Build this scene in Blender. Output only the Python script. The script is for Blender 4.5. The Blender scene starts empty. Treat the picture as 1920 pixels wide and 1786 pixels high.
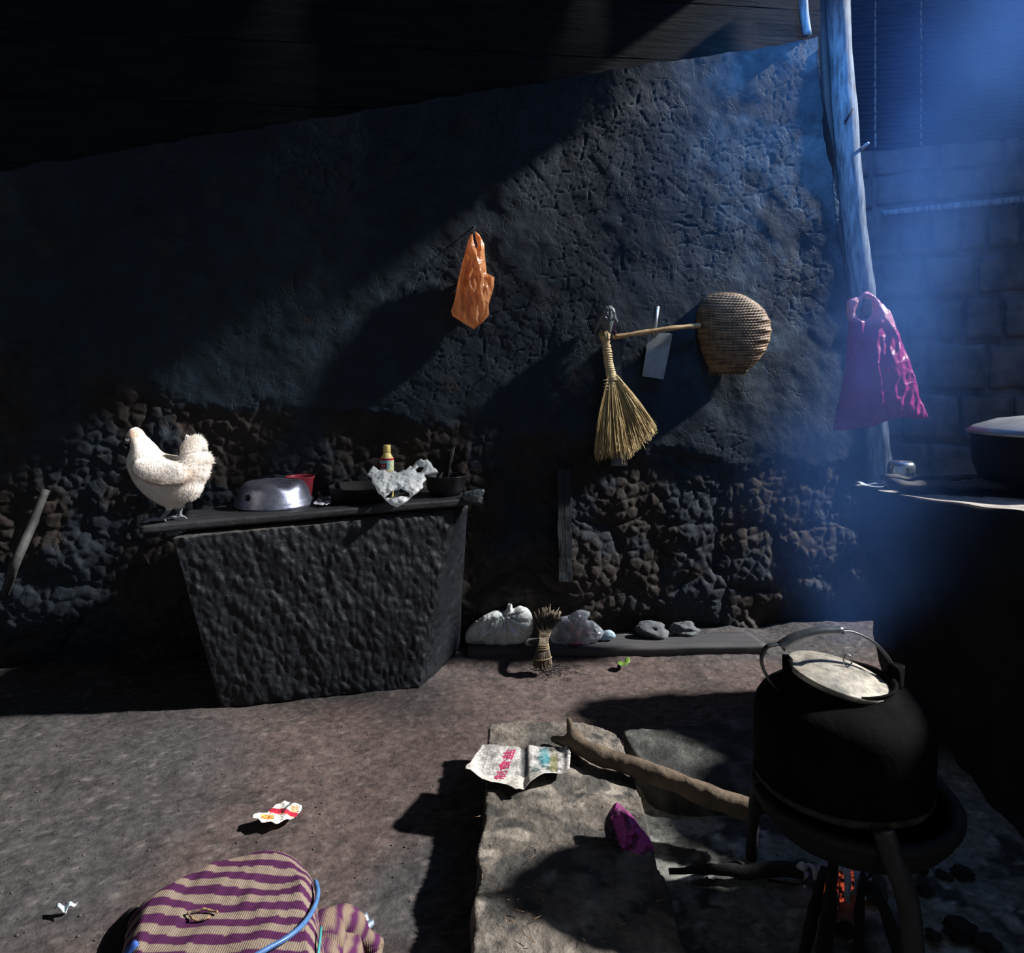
import bpy, bmesh, math, random
import numpy as np
from mathutils import Vector, Matrix, noise, geometry
random.seed(7)
SC = bpy.context.scene
COL = SC.collection

# ------------------------------------------------------------------ camera, light, exposure
F, HZ, EYE = 1400.0, 700.0, 1.2          # focal length and horizon row in a 1920x1786 frame, eye height in metres
cam_d = bpy.data.cameras.new('camera'); cam = bpy.data.objects.new('camera', cam_d); COL.objects.link(cam)
cam.location = (0, 0, EYE); cam.rotation_euler = (math.pi/2, 0, 0)
cam_d.sensor_fit = 'HORIZONTAL'; cam_d.sensor_width = 36; cam_d.lens = 36*F/1920
cam_d.shift_y = -(893-HZ)/1920; cam_d.clip_start = .02
SC.camera = cam
SC.view_settings.view_transform = 'Standard'; SC.view_settings.look = 'None'
SC.view_settings.exposure = 0.0; SC.view_settings.gamma = 1; SC.view_settings.use_curve_mapping = False

w = bpy.data.worlds.new('world'); SC.world = w; w.use_nodes = True
w.node_tree.nodes['Background'].inputs[0].default_value = (.74, .87, 1, 1)
w.node_tree.nodes['Background'].inputs[1].default_value = .14

def light(name, kind, loc, target, energy, color, **kw):
    d = bpy.data.lights.new(name, kind); o = bpy.data.objects.new(name, d); COL.objects.link(o)
    o.location = loc
    o.rotation_euler = (Vector(target)-Vector(loc)).to_track_quat('-Z', 'Y').to_euler()
    d.energy = energy; d.color = color
    for k, v in kw.items(): setattr(d, k, v)
    return o
light('sun', 'SUN', (5, 2.5, 4.2), (5-1, 2.5-.03, 4.2-.77), 10.5, (1, .97, .93), angle=math.radians(2.6))
light('sky_fill', 'AREA', (2.55, 2.35, 3.25), (1.3, 3.5, 2.0), 5.5, (.10, .32, 1.0), shape='RECTANGLE', size=1.0, size_y=.8)  # blue fill lamp added out of frame for the wall and haze
light('wall_fill_spot', 'SPOT', (1.30, 2.62, 3.10), (1.34, 3.50, 2.30), 95, (.13, .42, 1.0), spot_size=math.radians(84), spot_blend=1.0, shadow_soft_size=.12)  # added unseen spot, brightens the wall near the post in blue

# ------------------------------------------------------------------ helpers
def P(px, py, Y): return Vector(((px-960)/F*Y, Y, EYE-(py-HZ)/F*Y))
def PZ(px, py, z):
    Y = (EYE-z)*F/(py-HZ); return Vector(((px-960)/F*Y, Y, z))
W0, WS = 3.28, .16                       # mud wall line: Y = W0 + WS*x
def PW(px, py, off=0.0):
    k = (px-960)/F; Y = (W0-off)/(1-WS*k); return P(px, py, Y)

def hsh(ix, iy, s):
    n = (ix.astype(np.int64)*374761393 + iy.astype(np.int64)*668265263 + s*974634777) & 0xffffffff
    n = ((n ^ (n >> 13))*1274126177) & 0xffffffff
    n = n ^ (n >> 16)
    return (n & 0xffffff)/float(0xffffff)
def vn(x, y, s=0):
    x = np.asarray(x, float); y = np.asarray(y, float)
    ix = np.floor(x); iy = np.floor(y); fx = x-ix; fy = y-iy
    fx = fx*fx*(3-2*fx); fy = fy*fy*(3-2*fy)
    a = hsh(ix, iy, s); b = hsh(ix+1, iy, s); c = hsh(ix, iy+1, s); d = hsh(ix+1, iy+1, s)
    return (a*(1-fx)+b*fx)*(1-fy)+(c*(1-fx)+d*fx)*fy
def fbm(x, y, s=0, o=5):
    r = 0; a = .5; t = 0
    for k in range(o):
        r = r+a*vn(x*2**k, y*2**k, s+k*17); t += a; a *= .5
    return r/t
def worley(x, y, s=0):
    ix = np.floor(x); iy = np.floor(y)
    f1 = np.full(np.shape(x), 9.); f2 = f1.copy(); idd = np.zeros(np.shape(x))
    for i in (-1, 0, 1):
        for j in (-1, 0, 1):
            cx = ix+i; cy = iy+j
            px = cx+hsh(cx, cy, s+1); py = cy+hsh(cx, cy, s+2)
            d = np.hypot(px-x, py-y)
            m = d < f1
            f2 = np.where(m, f1, np.minimum(f2, d)); idd = np.where(m, hsh(cx, cy, s+3), idd); f1 = np.where(m, d, f1)
    return f1, f2, idd
def sst(a, b, x):
    t = np.clip((x-a)/(b-a), 0, 1); return t*t*(3-2*t)

def mesh(name, verts, faces, mats, smooth=True, col=None, fmat=None):
    me = bpy.data.meshes.new(name)
    me.from_pydata([tuple(v) for v in verts], [], [tuple(f) for f in faces])
    for m in (mats if isinstance(mats, (list, tuple)) else [mats]): me.materials.append(m)
    if fmat is not None: me.polygons.foreach_set('material_index', list(fmat))
    if smooth: me.polygons.foreach_set('use_smooth', [True]*len(me.polygons))
    if col is not None:
        ca = me.color_attributes.new('Col', 'FLOAT_COLOR', 'POINT')
        a = np.ones((len(verts), 4), np.float32); a[:, :3] = np.array(col, np.float32)[:, :3]
        ca.data.foreach_set('color', a.ravel())
    me.update(); return me

def obj(name, me, parent=None, loc=None):
    """link mesh (made in world coordinates) as one object, with its origin at its base or its parent's base"""
    o = bpy.data.objects.new(name, me); COL.objects.link(o)
    if parent is not None:
        L = world_loc(parent)
        o.parent = parent
    else:
        if loc is None:
            a = np.array([v.co for v in me.vertices]); lo = a.min(0); hi = a.max(0)
            loc = ((lo[0]+hi[0])/2, (lo[1]+hi[1])/2, lo[2])
        L = Vector(loc); o.location = L
    me.transform(Matrix.Translation(-L))
    return o
def world_loc(o):
    L = Vector(o.location)
    while o.parent is not None: o = o.parent; L = L+Vector(o.location)
    return L
def tag(o, label, cat, group=None, kind=None):
    o['label'] = label; o['category'] = cat
    if group: o['group'] = group
    if kind: o['kind'] = kind
    return o
def thing(name, label, cat, loc, group=None):
    o = bpy.data.objects.new(name, None); COL.objects.link(o); o.location = loc; o.empty_display_size = .05
    return tag(o, label, cat, group)
def struct(o): o['kind'] = 'structure'; return o
def join(*parts):
    """parts: (verts, faces) lists -> one"""
    V = []; Fc = []
    for v, f in parts:
        n = len(V); V += [tuple(a) for a in v]; Fc += [tuple(i+n for i in q) for q in f]
    return V, Fc

def tube(pts, rad, n=8, caps=True, squash=None):
    pts = [Vector(p) for p in pts]
    if not isinstance(rad, (list, tuple)): rad = [rad]*len(pts)
    V = []; Fc = []; up = None
    for i, p in enumerate(pts):
        t = (pts[min(i+1, len(pts)-1)]-pts[max(i-1, 0)]).normalized()
        if up is None:
            up = Vector((0, 0, 1)) if abs(t.z) < .9 else Vector((0, 1, 0))
        s = t.cross(up)
        if s.length < 1e-6: s = t.cross(Vector((1, 0, 0)))
        s.normalize(); up = s.cross(t).normalized()
        for k in range(n):
            a = 2*math.pi*k/n
            V.append(p+s*math.cos(a)*rad[i]*(squash[0] if squash else 1)+up*math.sin(a)*rad[i]*(squash[1] if squash else 1))
    for i in range(len(pts)-1):
        for k in range(n):
            a = i*n+k; b = i*n+(k+1) % n
            Fc.append((a, b, b+n, a+n))
    if caps:
        Fc.append(tuple(range(n-1, -1, -1))); m = (len(pts)-1)*n; Fc.append(tuple(range(m, m+n)))
    return V, Fc
def smooth_path(pts, sub=6):
    pts = [Vector(p) for p in pts]; out = []
    q = [pts[0]*2-pts[1]]+pts+[pts[-1]*2-pts[-2]]
    for i in range(1, len(q)-2):
        a, b, c, d = q[i-1:i+3]
        for k in range(sub):
            t = k/sub
            out.append(.5*((2*b)+(c-a)*t+(2*a-5*b+4*c-d)*t*t+(3*b-a-3*c+d)*t**3))
    out.append(pts[-1]); return out
def lathe(prof, c, n=48, wob=0, seed=0, M=None):
    c = Vector(c); V = []; Fc = []
    for j, (r, z) in enumerate(prof):
        for k in range(n):
            a = 2*math.pi*k/n
            rr = r*(1+wob*noise.noise(Vector((math.cos(a)*1.5, math.sin(a)*1.5, z*8+seed))))
            v = Vector((math.cos(a)*rr, math.sin(a)*rr, z))
            if M: v = M @ v
            V.append(c+v)
    for j in range(len(prof)-1):
        for k in range(n):
            a = j*n+k; b = j*n+(k+1) % n; Fc.append((a, b, b+n, a+n))
    if prof[0][0] > 1e-5: Fc.append(tuple(range(n-1, -1, -1)))
    if prof[-1][0] > 1e-5: m = (len(prof)-1)*n; Fc.append(tuple(range(m, m+n)))
    return V, Fc
def prism_box(c8, nu=2, nv=2, nw=2, rough=0, rs=20, seed=0, rnd=0.0):
    """box from 8 corners (bottom 4 ccw, top 4 ccw), subdivided, optionally roughened / edge-rounded"""
    c8 = [Vector(c) for c in c8]; V = {}; L = []; Fc = []
    def vid(i, j, k):
        key = (i, j, k)
        if key not in V:
            u, v, w_ = i/nu, j/nv, k/nw
            b = (c8[0]*(1-u)+c8[1]*u)*(1-v)+(c8[3]*(1-u)+c8[2]*u)*v
            t = (c8[4]*(1-u)+c8[5]*u)*(1-v)+(c8[7]*(1-u)+c8[6]*u)*v
            p = b*(1-w_)+t*w_
            cen = sum(c8, Vector())/8
            if rnd:
                lx = (c8[1]-c8[0]).length; ly = (c8[3]-c8[0]).length; lz = (c8[4]-c8[0]).length
                ex = min(u, 1-u)*lx; ey = min(v, 1-v)*ly; ez = min(w_, 1-w_)*lz
                e = sorted((ex, ey, ez))
                f = max(0, 1-e[0]/rnd)*0+max(0, 1-e[1]/rnd)
                p = p+(cen-p).normalized()*rnd*.35*f
            if rough:
                nv_ = noise.noise_vector(p*rs+Vector((seed, seed*2, 0)))+.5*noise.noise_vector(p*rs*2.7+Vector((seed, 0, 5)))
                p = p+nv_*rough
            V[key] = len(L); L.append(p)
        return V[key]
    for i in range(nu):
        for j in range(nv):
            Fc.append((vid(i, j, 0), vid(i, j+1, 0), vid(i+1, j+1, 0), vid(i+1, j, 0)))
            Fc.append((vid(i, j, nw), vid(i+1, j, nw), vid(i+1, j+1, nw), vid(i, j+1, nw)))
    for i in range(nu):
        for k in range(nw):
            Fc.append((vid(i, 0, k), vid(i+1, 0, k), vid(i+1, 0, k+1), vid(i, 0, k+1)))
            Fc.append((vid(i, nv, k), vid(i, nv, k+1), vid(i+1, nv, k+1), vid(i+1, nv, k)))
    for j in range(nv):
        for k in range(nw):
            Fc.append((vid(0, j, k), vid(0, j, k+1), vid(0, j+1, k+1), vid(0, j+1, k)))
            Fc.append((vid(nu, j, k), vid(nu, j+1, k), vid(nu, j+1, k+1), vid(nu, j, k+1)))
    return L, Fc
def box(x0, x1, y0, y1, z0, z1, **kw):
    return prism_box([(x0, y0, z0), (x1, y0, z0), (x1, y1, z0), (x0, y1, z0), (x0, y0, z1), (x1, y0, z1), (x1, y1, z1), (x0, y1, z1)], **kw)
def sm2(poly, sub=4):
    pts = [Vector((a, b, 0)) for a, b in poly]; n = len(pts); out = []
    for i in range(n):
        a, b, c, d = pts[i-1], pts[i], pts[(i+1) % n], pts[(i+2) % n]
        for k in range(sub):
            t = k/sub
            q = .5*((2*b)+(c-a)*t+(2*a-5*b+4*c-d)*t*t+(3*b-a-3*c+d)*t**3)
            out.append((q.x, q.y))
    return out
def resample(poly, step):
    out = []
    n = len(poly)
    for i in range(n):
        a = poly[i]; b = poly[(i+1) % n]; L = math.hypot(b[0]-a[0], b[1]-a[1]); k = max(1, int(round(L/step)))
        for j in range(k): out.append((a[0]+(b[0]-a[0])*j/k, a[1]+(b[1]-a[1])*j/k))
    return out
def inside(poly, X, Y):
    r = np.zeros(X.shape, bool); n = len(poly)
    for i in range(n):
        x0, y0 = poly[i]; x1, y1 = poly[(i+1) % n]
        if y0 == y1: continue
        c = ((y0 > Y) != (y1 > Y)) & (X < (x1-x0)*(Y-y0)/(y1-y0)+x0)
        r ^= c
    return r
def tri2d(outline, step, holes=()):
    """triangulate a 2-D region; returns pts (N,2), faces, boundary vertex mask, inflate height (Poisson)"""
    bo = resample(outline, step); hs = [resample(h, step) for h in holes]
    xs = [p[0] for p in bo]; ys = [p[1] for p in bo]
    x0, x1, y0, y1 = min(xs), max(xs), min(ys), max(ys)
    gx = np.arange(x0+step/2, x1, step); gy = np.arange(y0+step/2, y1, step*.9)
    GX, GY = np.meshgrid(gx, gy); GX = GX+(np.arange(len(gy)) % 2)[:, None]*step*.5
    m = inside(bo, GX, GY)
    for h in hs: m &= ~inside(h, GX, GY)
    B = np.array(bo+[p for h in hs for p in h])
    pts = np.stack([GX[m], GY[m]], 1)
    if len(pts):
        d = np.full(len(pts), 1e9)
        for b in B: d = np.minimum(d, np.hypot(pts[:, 0]-b[0], pts[:, 1]-b[1]))
        pts = pts[d > step*.55]
    allp = np.concatenate([B, pts]); edges = []; o = 0
    for lp in [bo]+hs:
        n = len(lp); edges += [(o+i, o+(i+1) % n) for i in range(n)]; o += n
    r = geometry.delaunay_2d_cdt([Vector(p) for p in allp], edges, [], 1, 1e-5)
    V = np.array([tuple(v) for v in r[0]]); Fc = [tuple(f) for f in r[2]]
    if holes:
        C = np.array([V[list(f)].mean(0) for f in Fc]); keep = np.ones(len(Fc), bool)
        for h in hs: keep &= ~inside(h, C[:, 0], C[:, 1])
        Fc = [f for f, k in zip(Fc, keep) if k]
    C = np.array([V[list(f)].mean(0) for f in Fc]); k2 = inside(bo, C[:, 0], C[:, 1]); Fc = [f for f, k in zip(Fc, k2) if k]
    # orient
    Fc2 = []
    for f in Fc:
        a, b, c = V[f[0]], V[f[1]], V[f[2]]
        if (b[0]-a[0])*(c[1]-a[1])-(b[1]-a[1])*(c[0]-a[0]) < 0: f = f[::-1]
        Fc2.append(f)
    bm_ = np.zeros(len(V), bool)
    for i, v in enumerate(V):
        if np.min(np.hypot(B[:, 0]-v[0], B[:, 1]-v[1])) < 1e-3: bm_[i] = True
    # poisson on raster
    N = 90; s = max(x1-x0, y1-y0)/N
    rx = np.arange(x0-2*s, x1+3*s, s); ry = np.arange(y0-2*s, y1+3*s, s)
    RX, RY = np.meshgrid(rx, ry); M_ = inside(bo, RX, RY)
    for h in hs: M_ &= ~inside(h, RX, RY)
    u = np.zeros(RX.shape)
    for _ in range(1400):
        v = .25*(np.roll(u, 1, 0)+np.roll(u, -1, 0)+np.roll(u, 1, 1)+np.roll(u, -1, 1)+4*s*s)
        u = np.where(M_, v, 0)
    fx = (V[:, 0]-rx[0])/s; fy = (V[:, 1]-ry[0])/s
    ix = np.clip(fx.astype(int), 0, len(rx)-2); iy = np.clip(fy.astype(int), 0, len(ry)-2); ax = fx-ix; ay = fy-iy
    uu = (u[iy, ix]*(1-ax)+u[iy, ix+1]*ax)*(1-ay)+(u[iy+1, ix]*(1-ax)+u[iy+1, ix+1]*ax)*ay
    H = np.sqrt(np.maximum(uu, 0)); H[bm_] = 0
    return V, Fc2, bm_, H
def crumple(p, sc, seed=0):
    q = p*sc+Vector((seed*3.1, seed*1.7, seed))
    d, _ = noise.voronoi(q+noise.noise_vector(q*.8)*.5)
    r = 1-abs(noise.noise(q*1.3))*2
    return (d[0]-.45)*1.1+.35*(r-.6)+.25*noise.noise(q*3.1)
def bag(outline, Y, step=3, thick=1.0, amp=.006, sc=30, seed=0, holes=(), back=1.0, yoff=None, smoothed=True, stretch=(1, 1, 1), front_fn=None):
    """closed volume whose silhouette is the outline (pixels) at distance Y, swelling towards and away from the viewer"""
    ol = sm2(outline, 3) if smoothed else outline
    V, Fc, bm_, H = tri2d(ol, step, holes)
    k = Y/F; front = []; backv = []
    for (px, py), b, h in zip(V, bm_, H):
        p = P(px, py, Y)
        if yoff: p.y += yoff(px, py)
        t = h*k*thick
        f = p.copy(); f.y -= t
        e = min(1, h*k/.012)
        c = crumple(Vector((p.x*stretch[0], f.y*stretch[1], p.z*stretch[2])), sc, seed)
        f.y -= c*amp*e
        if front_fn: f = front_fn(f, px, py, h)
        front.append(f)
        q = p.copy(); q.y += t*back - crumple(Vector((p.x, p.z, 3)), sc, seed+5)*amp*e*.7; backv.append(q)
    n = len(V); VV = list(front); mp = {}
    for i in range(n):
        if bm_[i]: mp[i] = i
        else: mp[i] = len(VV); VV.append(backv[i])
    FF = [(f[0], f[1], f[2]) for f in Fc]+[(mp[f[2]], mp[f[1]], mp[f[0]]) for f in Fc]
    return VV, FF, V, (bm_, H, n)
def sheet(outline, z, step=2.5, hfn=None, smoothed=False, th=.0008):
    """a thin lying sheet: outline in pixels on the plane height z; hfn(px,py)->extra height; closed with thickness th"""
    ol = sm2(outline, 3) if smoothed else outline
    V, Fc, bm_, H = tri2d(ol, step)
    top = []
    for px, py in V:
        p = PZ(px, py, z); p.z += hfn(px, py) if hfn else 0; top.append(p)
    bot = [p-Vector((0, 0, th)) for p in top]; n = len(top)
    FF = [(f[2], f[1], f[0]) for f in Fc]+[(f[0]+n, f[1]+n, f[2]+n) for f in Fc]
    cnt = {}
    for f in Fc:
        for a, b in ((f[0], f[1]), (f[1], f[2]), (f[2], f[0])): cnt[(a, b)] = 1
    for (a, b) in list(cnt):
        if (b, a) not in cnt: FF.append((a, b, b+n, a+n))
    return top+bot, FF, np.concatenate([V, V])

# ------------------------------------------------------------------ materials
MATS = {}
def mat(name, c1, c2=None, scale=10, rough=.8, metal=0, bump=0, bscale=40, bdist=.004, spec=.3, trans=0, alpha=1, attr=False, c3=None, detail=6, wave=None, stretch=(1, 1, 1), emis=None, estr=0, sheen=0, transl=0, speck=None, crease=0, grain=None):
    if name in MATS: return MATS[name]
    m = bpy.data.materials.new(name); m.use_nodes = True; nt = m.node_tree; N = nt.nodes; L = nt.links
    b = N['Principled BSDF']; out = N['Material Output']
    b.inputs['Roughness'].default_value = rough; b.inputs['Metallic'].default_value = metal
    b.inputs['Specular IOR Level'].default_value = spec
    b.inputs['Transmission Weight'].default_value = trans; b.inputs['Alpha'].default_value = alpha
    if sheen: b.inputs['Sheen Weight'].default_value = sheen
    tc = N.new('ShaderNodeTexCoord'); mp = N.new('ShaderNodeMapping'); mp.inputs['Scale'].default_value = stretch
    L.new(tc.outputs['Object'], mp.inputs[0])
    def nz(s, d=detail, r=.6):
        n = N.new('ShaderNodeTexNoise'); n.inputs['Scale'].default_value = s; n.inputs['Detail'].default_value = d; n.inputs['Roughness'].default_value = r
        L.new(mp.outputs[0], n.inputs['Vector']); return n
    if attr:
        a = N.new('ShaderNodeAttribute'); a.attribute_name = 'Col'; csock = a.outputs['Color']
    else:
        if c2 is None: c2 = tuple(x*.75 for x in c1)
        n = nz(scale); r = N.new('ShaderNodeValToRGB'); L.new(n.outputs['Fac'], r.inputs[0])
        r.color_ramp.elements[0].position = .36; r.color_ramp.elements[0].color = (*c2, 1)
        r.color_ramp.elements[1].position = .64; r.color_ramp.elements[1].color = (*c1, 1)
        if c3: e = r.color_ramp.elements.new(.78); e.color = (*c3, 1)
        csock = r.outputs[0]
    if speck:
        s_, th, colr = speck
        n = nz(s_, 3, .7); mr = N.new('ShaderNodeMapRange'); mr.inputs['From Min'].default_value = th; mr.inputs['From Max'].default_value = th+.04
        L.new(n.outputs['Fac'], mr.inputs['Value']); mx = N.new('ShaderNodeMix'); mx.data_type = 'RGBA'
        L.new(mr.outputs[0], mx.inputs['Factor']); L.new(csock, mx.inputs['A']); mx.inputs['B'].default_value = (*colr, 1); csock = mx.outputs['Result']
    if grain:
        g1 = nz(grain, 8, .75); mr = N.new('ShaderNodeMapRange'); mr.inputs['From Min'].default_value = .32; mr.inputs['From Max'].default_value = .68; mr.inputs['To Min'].default_value = .35; mr.inputs['To Max'].default_value = 1.5
        L.new(g1.outputs['Fac'], mr.inputs['Value']); vm = N.new('ShaderNodeVectorMath'); vm.operation = 'SCALE'; L.new(csock, vm.inputs[0]); L.new(mr.outputs[0], vm.inputs['Scale']); csock = vm.outputs[0]
    L.new(csock, b.inputs['Base Color'])
    if bump:
        n = nz(bscale, 8, .65); bp = N.new('ShaderNodeBump'); bp.inputs['Strength'].default_value = bump; bp.inputs['Distance'].default_value = bdist
        L.new(n.outputs['Fac'], bp.inputs['Height']); L.new(bp.outputs[0], b.inputs['Normal'])
    if crease:
        nd = nz(crease*.4, 3, .5); ad = N.new('ShaderNodeVectorMath'); ad.operation = 'MULTIPLY_ADD'; L.new(nd.outputs['Color'], ad.inputs[0]); ad.inputs[1].default_value = (1.6/crease,)*3; L.new(mp.outputs[0], ad.inputs[2])
        prev = None
        for k_, st in ((1, .9), (2.3, .6)):
            vo = N.new('ShaderNodeTexVoronoi'); vo.inputs['Scale'].default_value = crease*k_; L.new(ad.outputs[0], vo.inputs['Vector'])
            bp = N.new('ShaderNodeBump'); bp.inputs['Strength'].default_value = st; bp.inputs['Distance'].default_value = .16/(crease*k_)*1.6
            L.new(vo.outputs['Distance'], bp.inputs['Height'])
            if prev is not None: L.new(prev, bp.inputs['Normal'])
            prev = bp.outputs[0]
        L.new(prev, b.inputs['Normal'])
    if emis: b.inputs['Emission Color'].default_value = (*emis, 1); b.inputs['Emission Strength'].default_value = estr
    if transl:
        t = N.new('ShaderNodeBsdfTranslucent'); L.new(csock, t.inputs[0]); mx = N.new('ShaderNodeMixShader'); mx.inputs[0].default_value = transl
        L.new(b.outputs[0], mx.inputs[1]); L.new(t.outputs[0], mx.inputs[2]); L.new(mx.outputs[0], out.inputs[0])
    MATS[name] = m; return m

def mud_material(name='mud_wall', cracks=True, attr=True):
    m = bpy.data.materials.new(name); m.use_nodes = True; nt = m.node_tree; N = nt.nodes; L = nt.links
    b = N['Principled BSDF']; b.inputs['Roughness'].default_value = .7; b.inputs['Specular IOR Level'].default_value = .22
    tc = N.new('ShaderNodeTexCoord')
    at = N.new('ShaderNodeAttribute'); at.attribute_name = 'Col'
    n1 = N.new('ShaderNodeTexNoise'); n1.inputs['Scale'].default_value = 9; n1.inputs['Detail'].default_value = 8; n1.inputs['Roughness'].default_value = .7
    L.new(tc.outputs['Object'], n1.inputs['Vector'])
    mr = N.new('ShaderNodeMapRange'); mr.inputs['From Min'].default_value = .3; mr.inputs['From Max'].default_value = .7; mr.inputs['To Min'].default_value = .6; mr.inputs['To Max'].default_value = 1.35
    L.new(n1.outputs['Fac'], mr.inputs['Value'])
    mx = N.new('ShaderNodeVectorMath'); mx.operation = 'SCALE'; L.new(at.outputs['Color'], mx.inputs[0]); L.new(mr.outputs[0], mx.inputs['Scale'])
    L.new(mx.outputs[0], b.inputs['Base Color'])
    # bump: fine grit + thin cracks
    nf = N.new('ShaderNodeTexNoise'); nf.inputs['Scale'].default_value = 70; nf.inputs['Detail'].default_value = 8; nf.inputs['Roughness'].default_value = .7
    L.new(tc.outputs['Object'], nf.inputs['Vector'])
    nd = N.new('ShaderNodeTexNoise'); nd.inputs['Scale'].default_value = 7; nd.inputs['Detail'].default_value = 5; L.new(tc.outputs['Object'], nd.inputs['Vector'])
    av = N.new('ShaderNodeVectorMath'); av.operation = 'MULTIPLY_ADD'; L.new(nd.outputs['Color'], av.inputs[0]); av.inputs[1].default_value = (.10, .10, .10); L.new(tc.outputs['Object'], av.inputs[2])
    hs = []
    for sc, wd in ((19, .06), (40, .07)):
        v = N.new('ShaderNodeTexVoronoi'); v.feature = 'DISTANCE_TO_EDGE'; v.inputs['Scale'].default_value = sc; L.new(av.outputs[0], v.inputs['Vector'])
        r = N.new('ShaderNodeMapRange'); r.inputs['From Max'].default_value = wd; L.new(v.outputs['Distance'], r.inputs['Value'])
        nm = N.new('ShaderNodeTexNoise'); nm.inputs['Scale'].default_value = sc*.45; nm.inputs['Detail'].default_value = 3; L.new(tc.outputs['Object'], nm.inputs['Vector'])
        rm = N.new('ShaderNodeMapRange'); rm.inputs['From Min'].default_value = .44; rm.inputs['From Max'].default_value = .60; L.new(nm.outputs['Fac'], rm.inputs['Value'])
        mm = N.new('ShaderNodeMix'); mm.data_type = 'FLOAT'; L.new(rm.outputs[0], mm.inputs[0]); mm.inputs[2].default_value = 1.0; L.new(r.outputs[0], mm.inputs[3]); hs.append(mm.outputs[0])
    a1 = N.new('ShaderNodeMath'); a1.operation = 'MULTIPLY_ADD'; L.new(hs[0], a1.inputs[0]); a1.inputs[1].default_value = 1.0; sc2 = N.new('ShaderNodeMath'); sc2.operation = 'MULTIPLY'; sc2.inputs[1].default_value = .22; L.new(hs[1], sc2.inputs[0]); L.new(sc2.outputs[0], a1.inputs[2])
    a2 = N.new('ShaderNodeMath'); a2.operation = 'MULTIPLY_ADD'; L.new(nf.outputs['Fac'], a2.inputs[0]); a2.inputs[1].default_value = 1.6; L.new(a1.outputs[0], a2.inputs[2])
    bp = N.new('ShaderNodeBump'); bp.inputs['Strength'].default_value = .6; bp.inputs['Distance'].default_value = .0017
    L.new(a2.outputs[0] if cracks else nf.outputs['Fac'], bp.inputs['Height']); L.new(bp.outputs[0], b.inputs['Normal'])
    return m

M_wood_dark = mat('soot_dark_wood', (.035, .037, .042), (.016, .017, .02), 14, .55, bump=.6, bscale=18, stretch=(1, 6, 6), spec=.4)
M_post = mat('weathered_post_wood', (.22, .29, .36), (.07, .09, .115), 12, .6, bump=.6, bscale=22, stretch=(5, 5, .7))
M_black_iron = mat('sooty_black_iron', (.008, .008, .010), (.004, .004, .005), 20, .72, metal=0, bump=.3, bscale=60, spec=.3)
M_kettle = mat('soot_crusted_kettle', (.0045, .0045, .005), (.002, .002, .0025), 16, .9, bump=.5, bscale=45, spec=.05)
M_steel = mat('dull_steel', (.42, .45, .48), (.16, .17, .19), 14, .38, metal=.9, bump=.15, bscale=50, spec=.5)
M_alu = mat('scuffed_aluminium', (.40, .43, .55), (.17, .18, .26), 18, .36, metal=.85, bump=.25, bscale=30, spec=.5, speck=(28, .66, (.03, .03, .035)))
M_attr = mat('printed_paper', (1, 1, 1), attr=True, grain=170, rough=.7, bump=.3, bscale=120, bdist=.001)
M_attr_matt = mat('dyed_matter', (1, 1, 1), attr=True, rough=.85, bump=.4, bscale=90, bdist=.002)
M_straw = mat('pale_straw', (.82, .66, .36), (.46, .34, .16), 30, .6, stretch=(1, 1, .3), transl=.15)
M_straw_tie = mat('straw_binding', (.78, .62, .38), (.5, .38, .2), 40, .6)
M_bamboo = mat('bamboo_handle', (.56, .38, .19), (.3, .19, .09), 20, .5, bump=.3, bscale=40)

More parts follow.
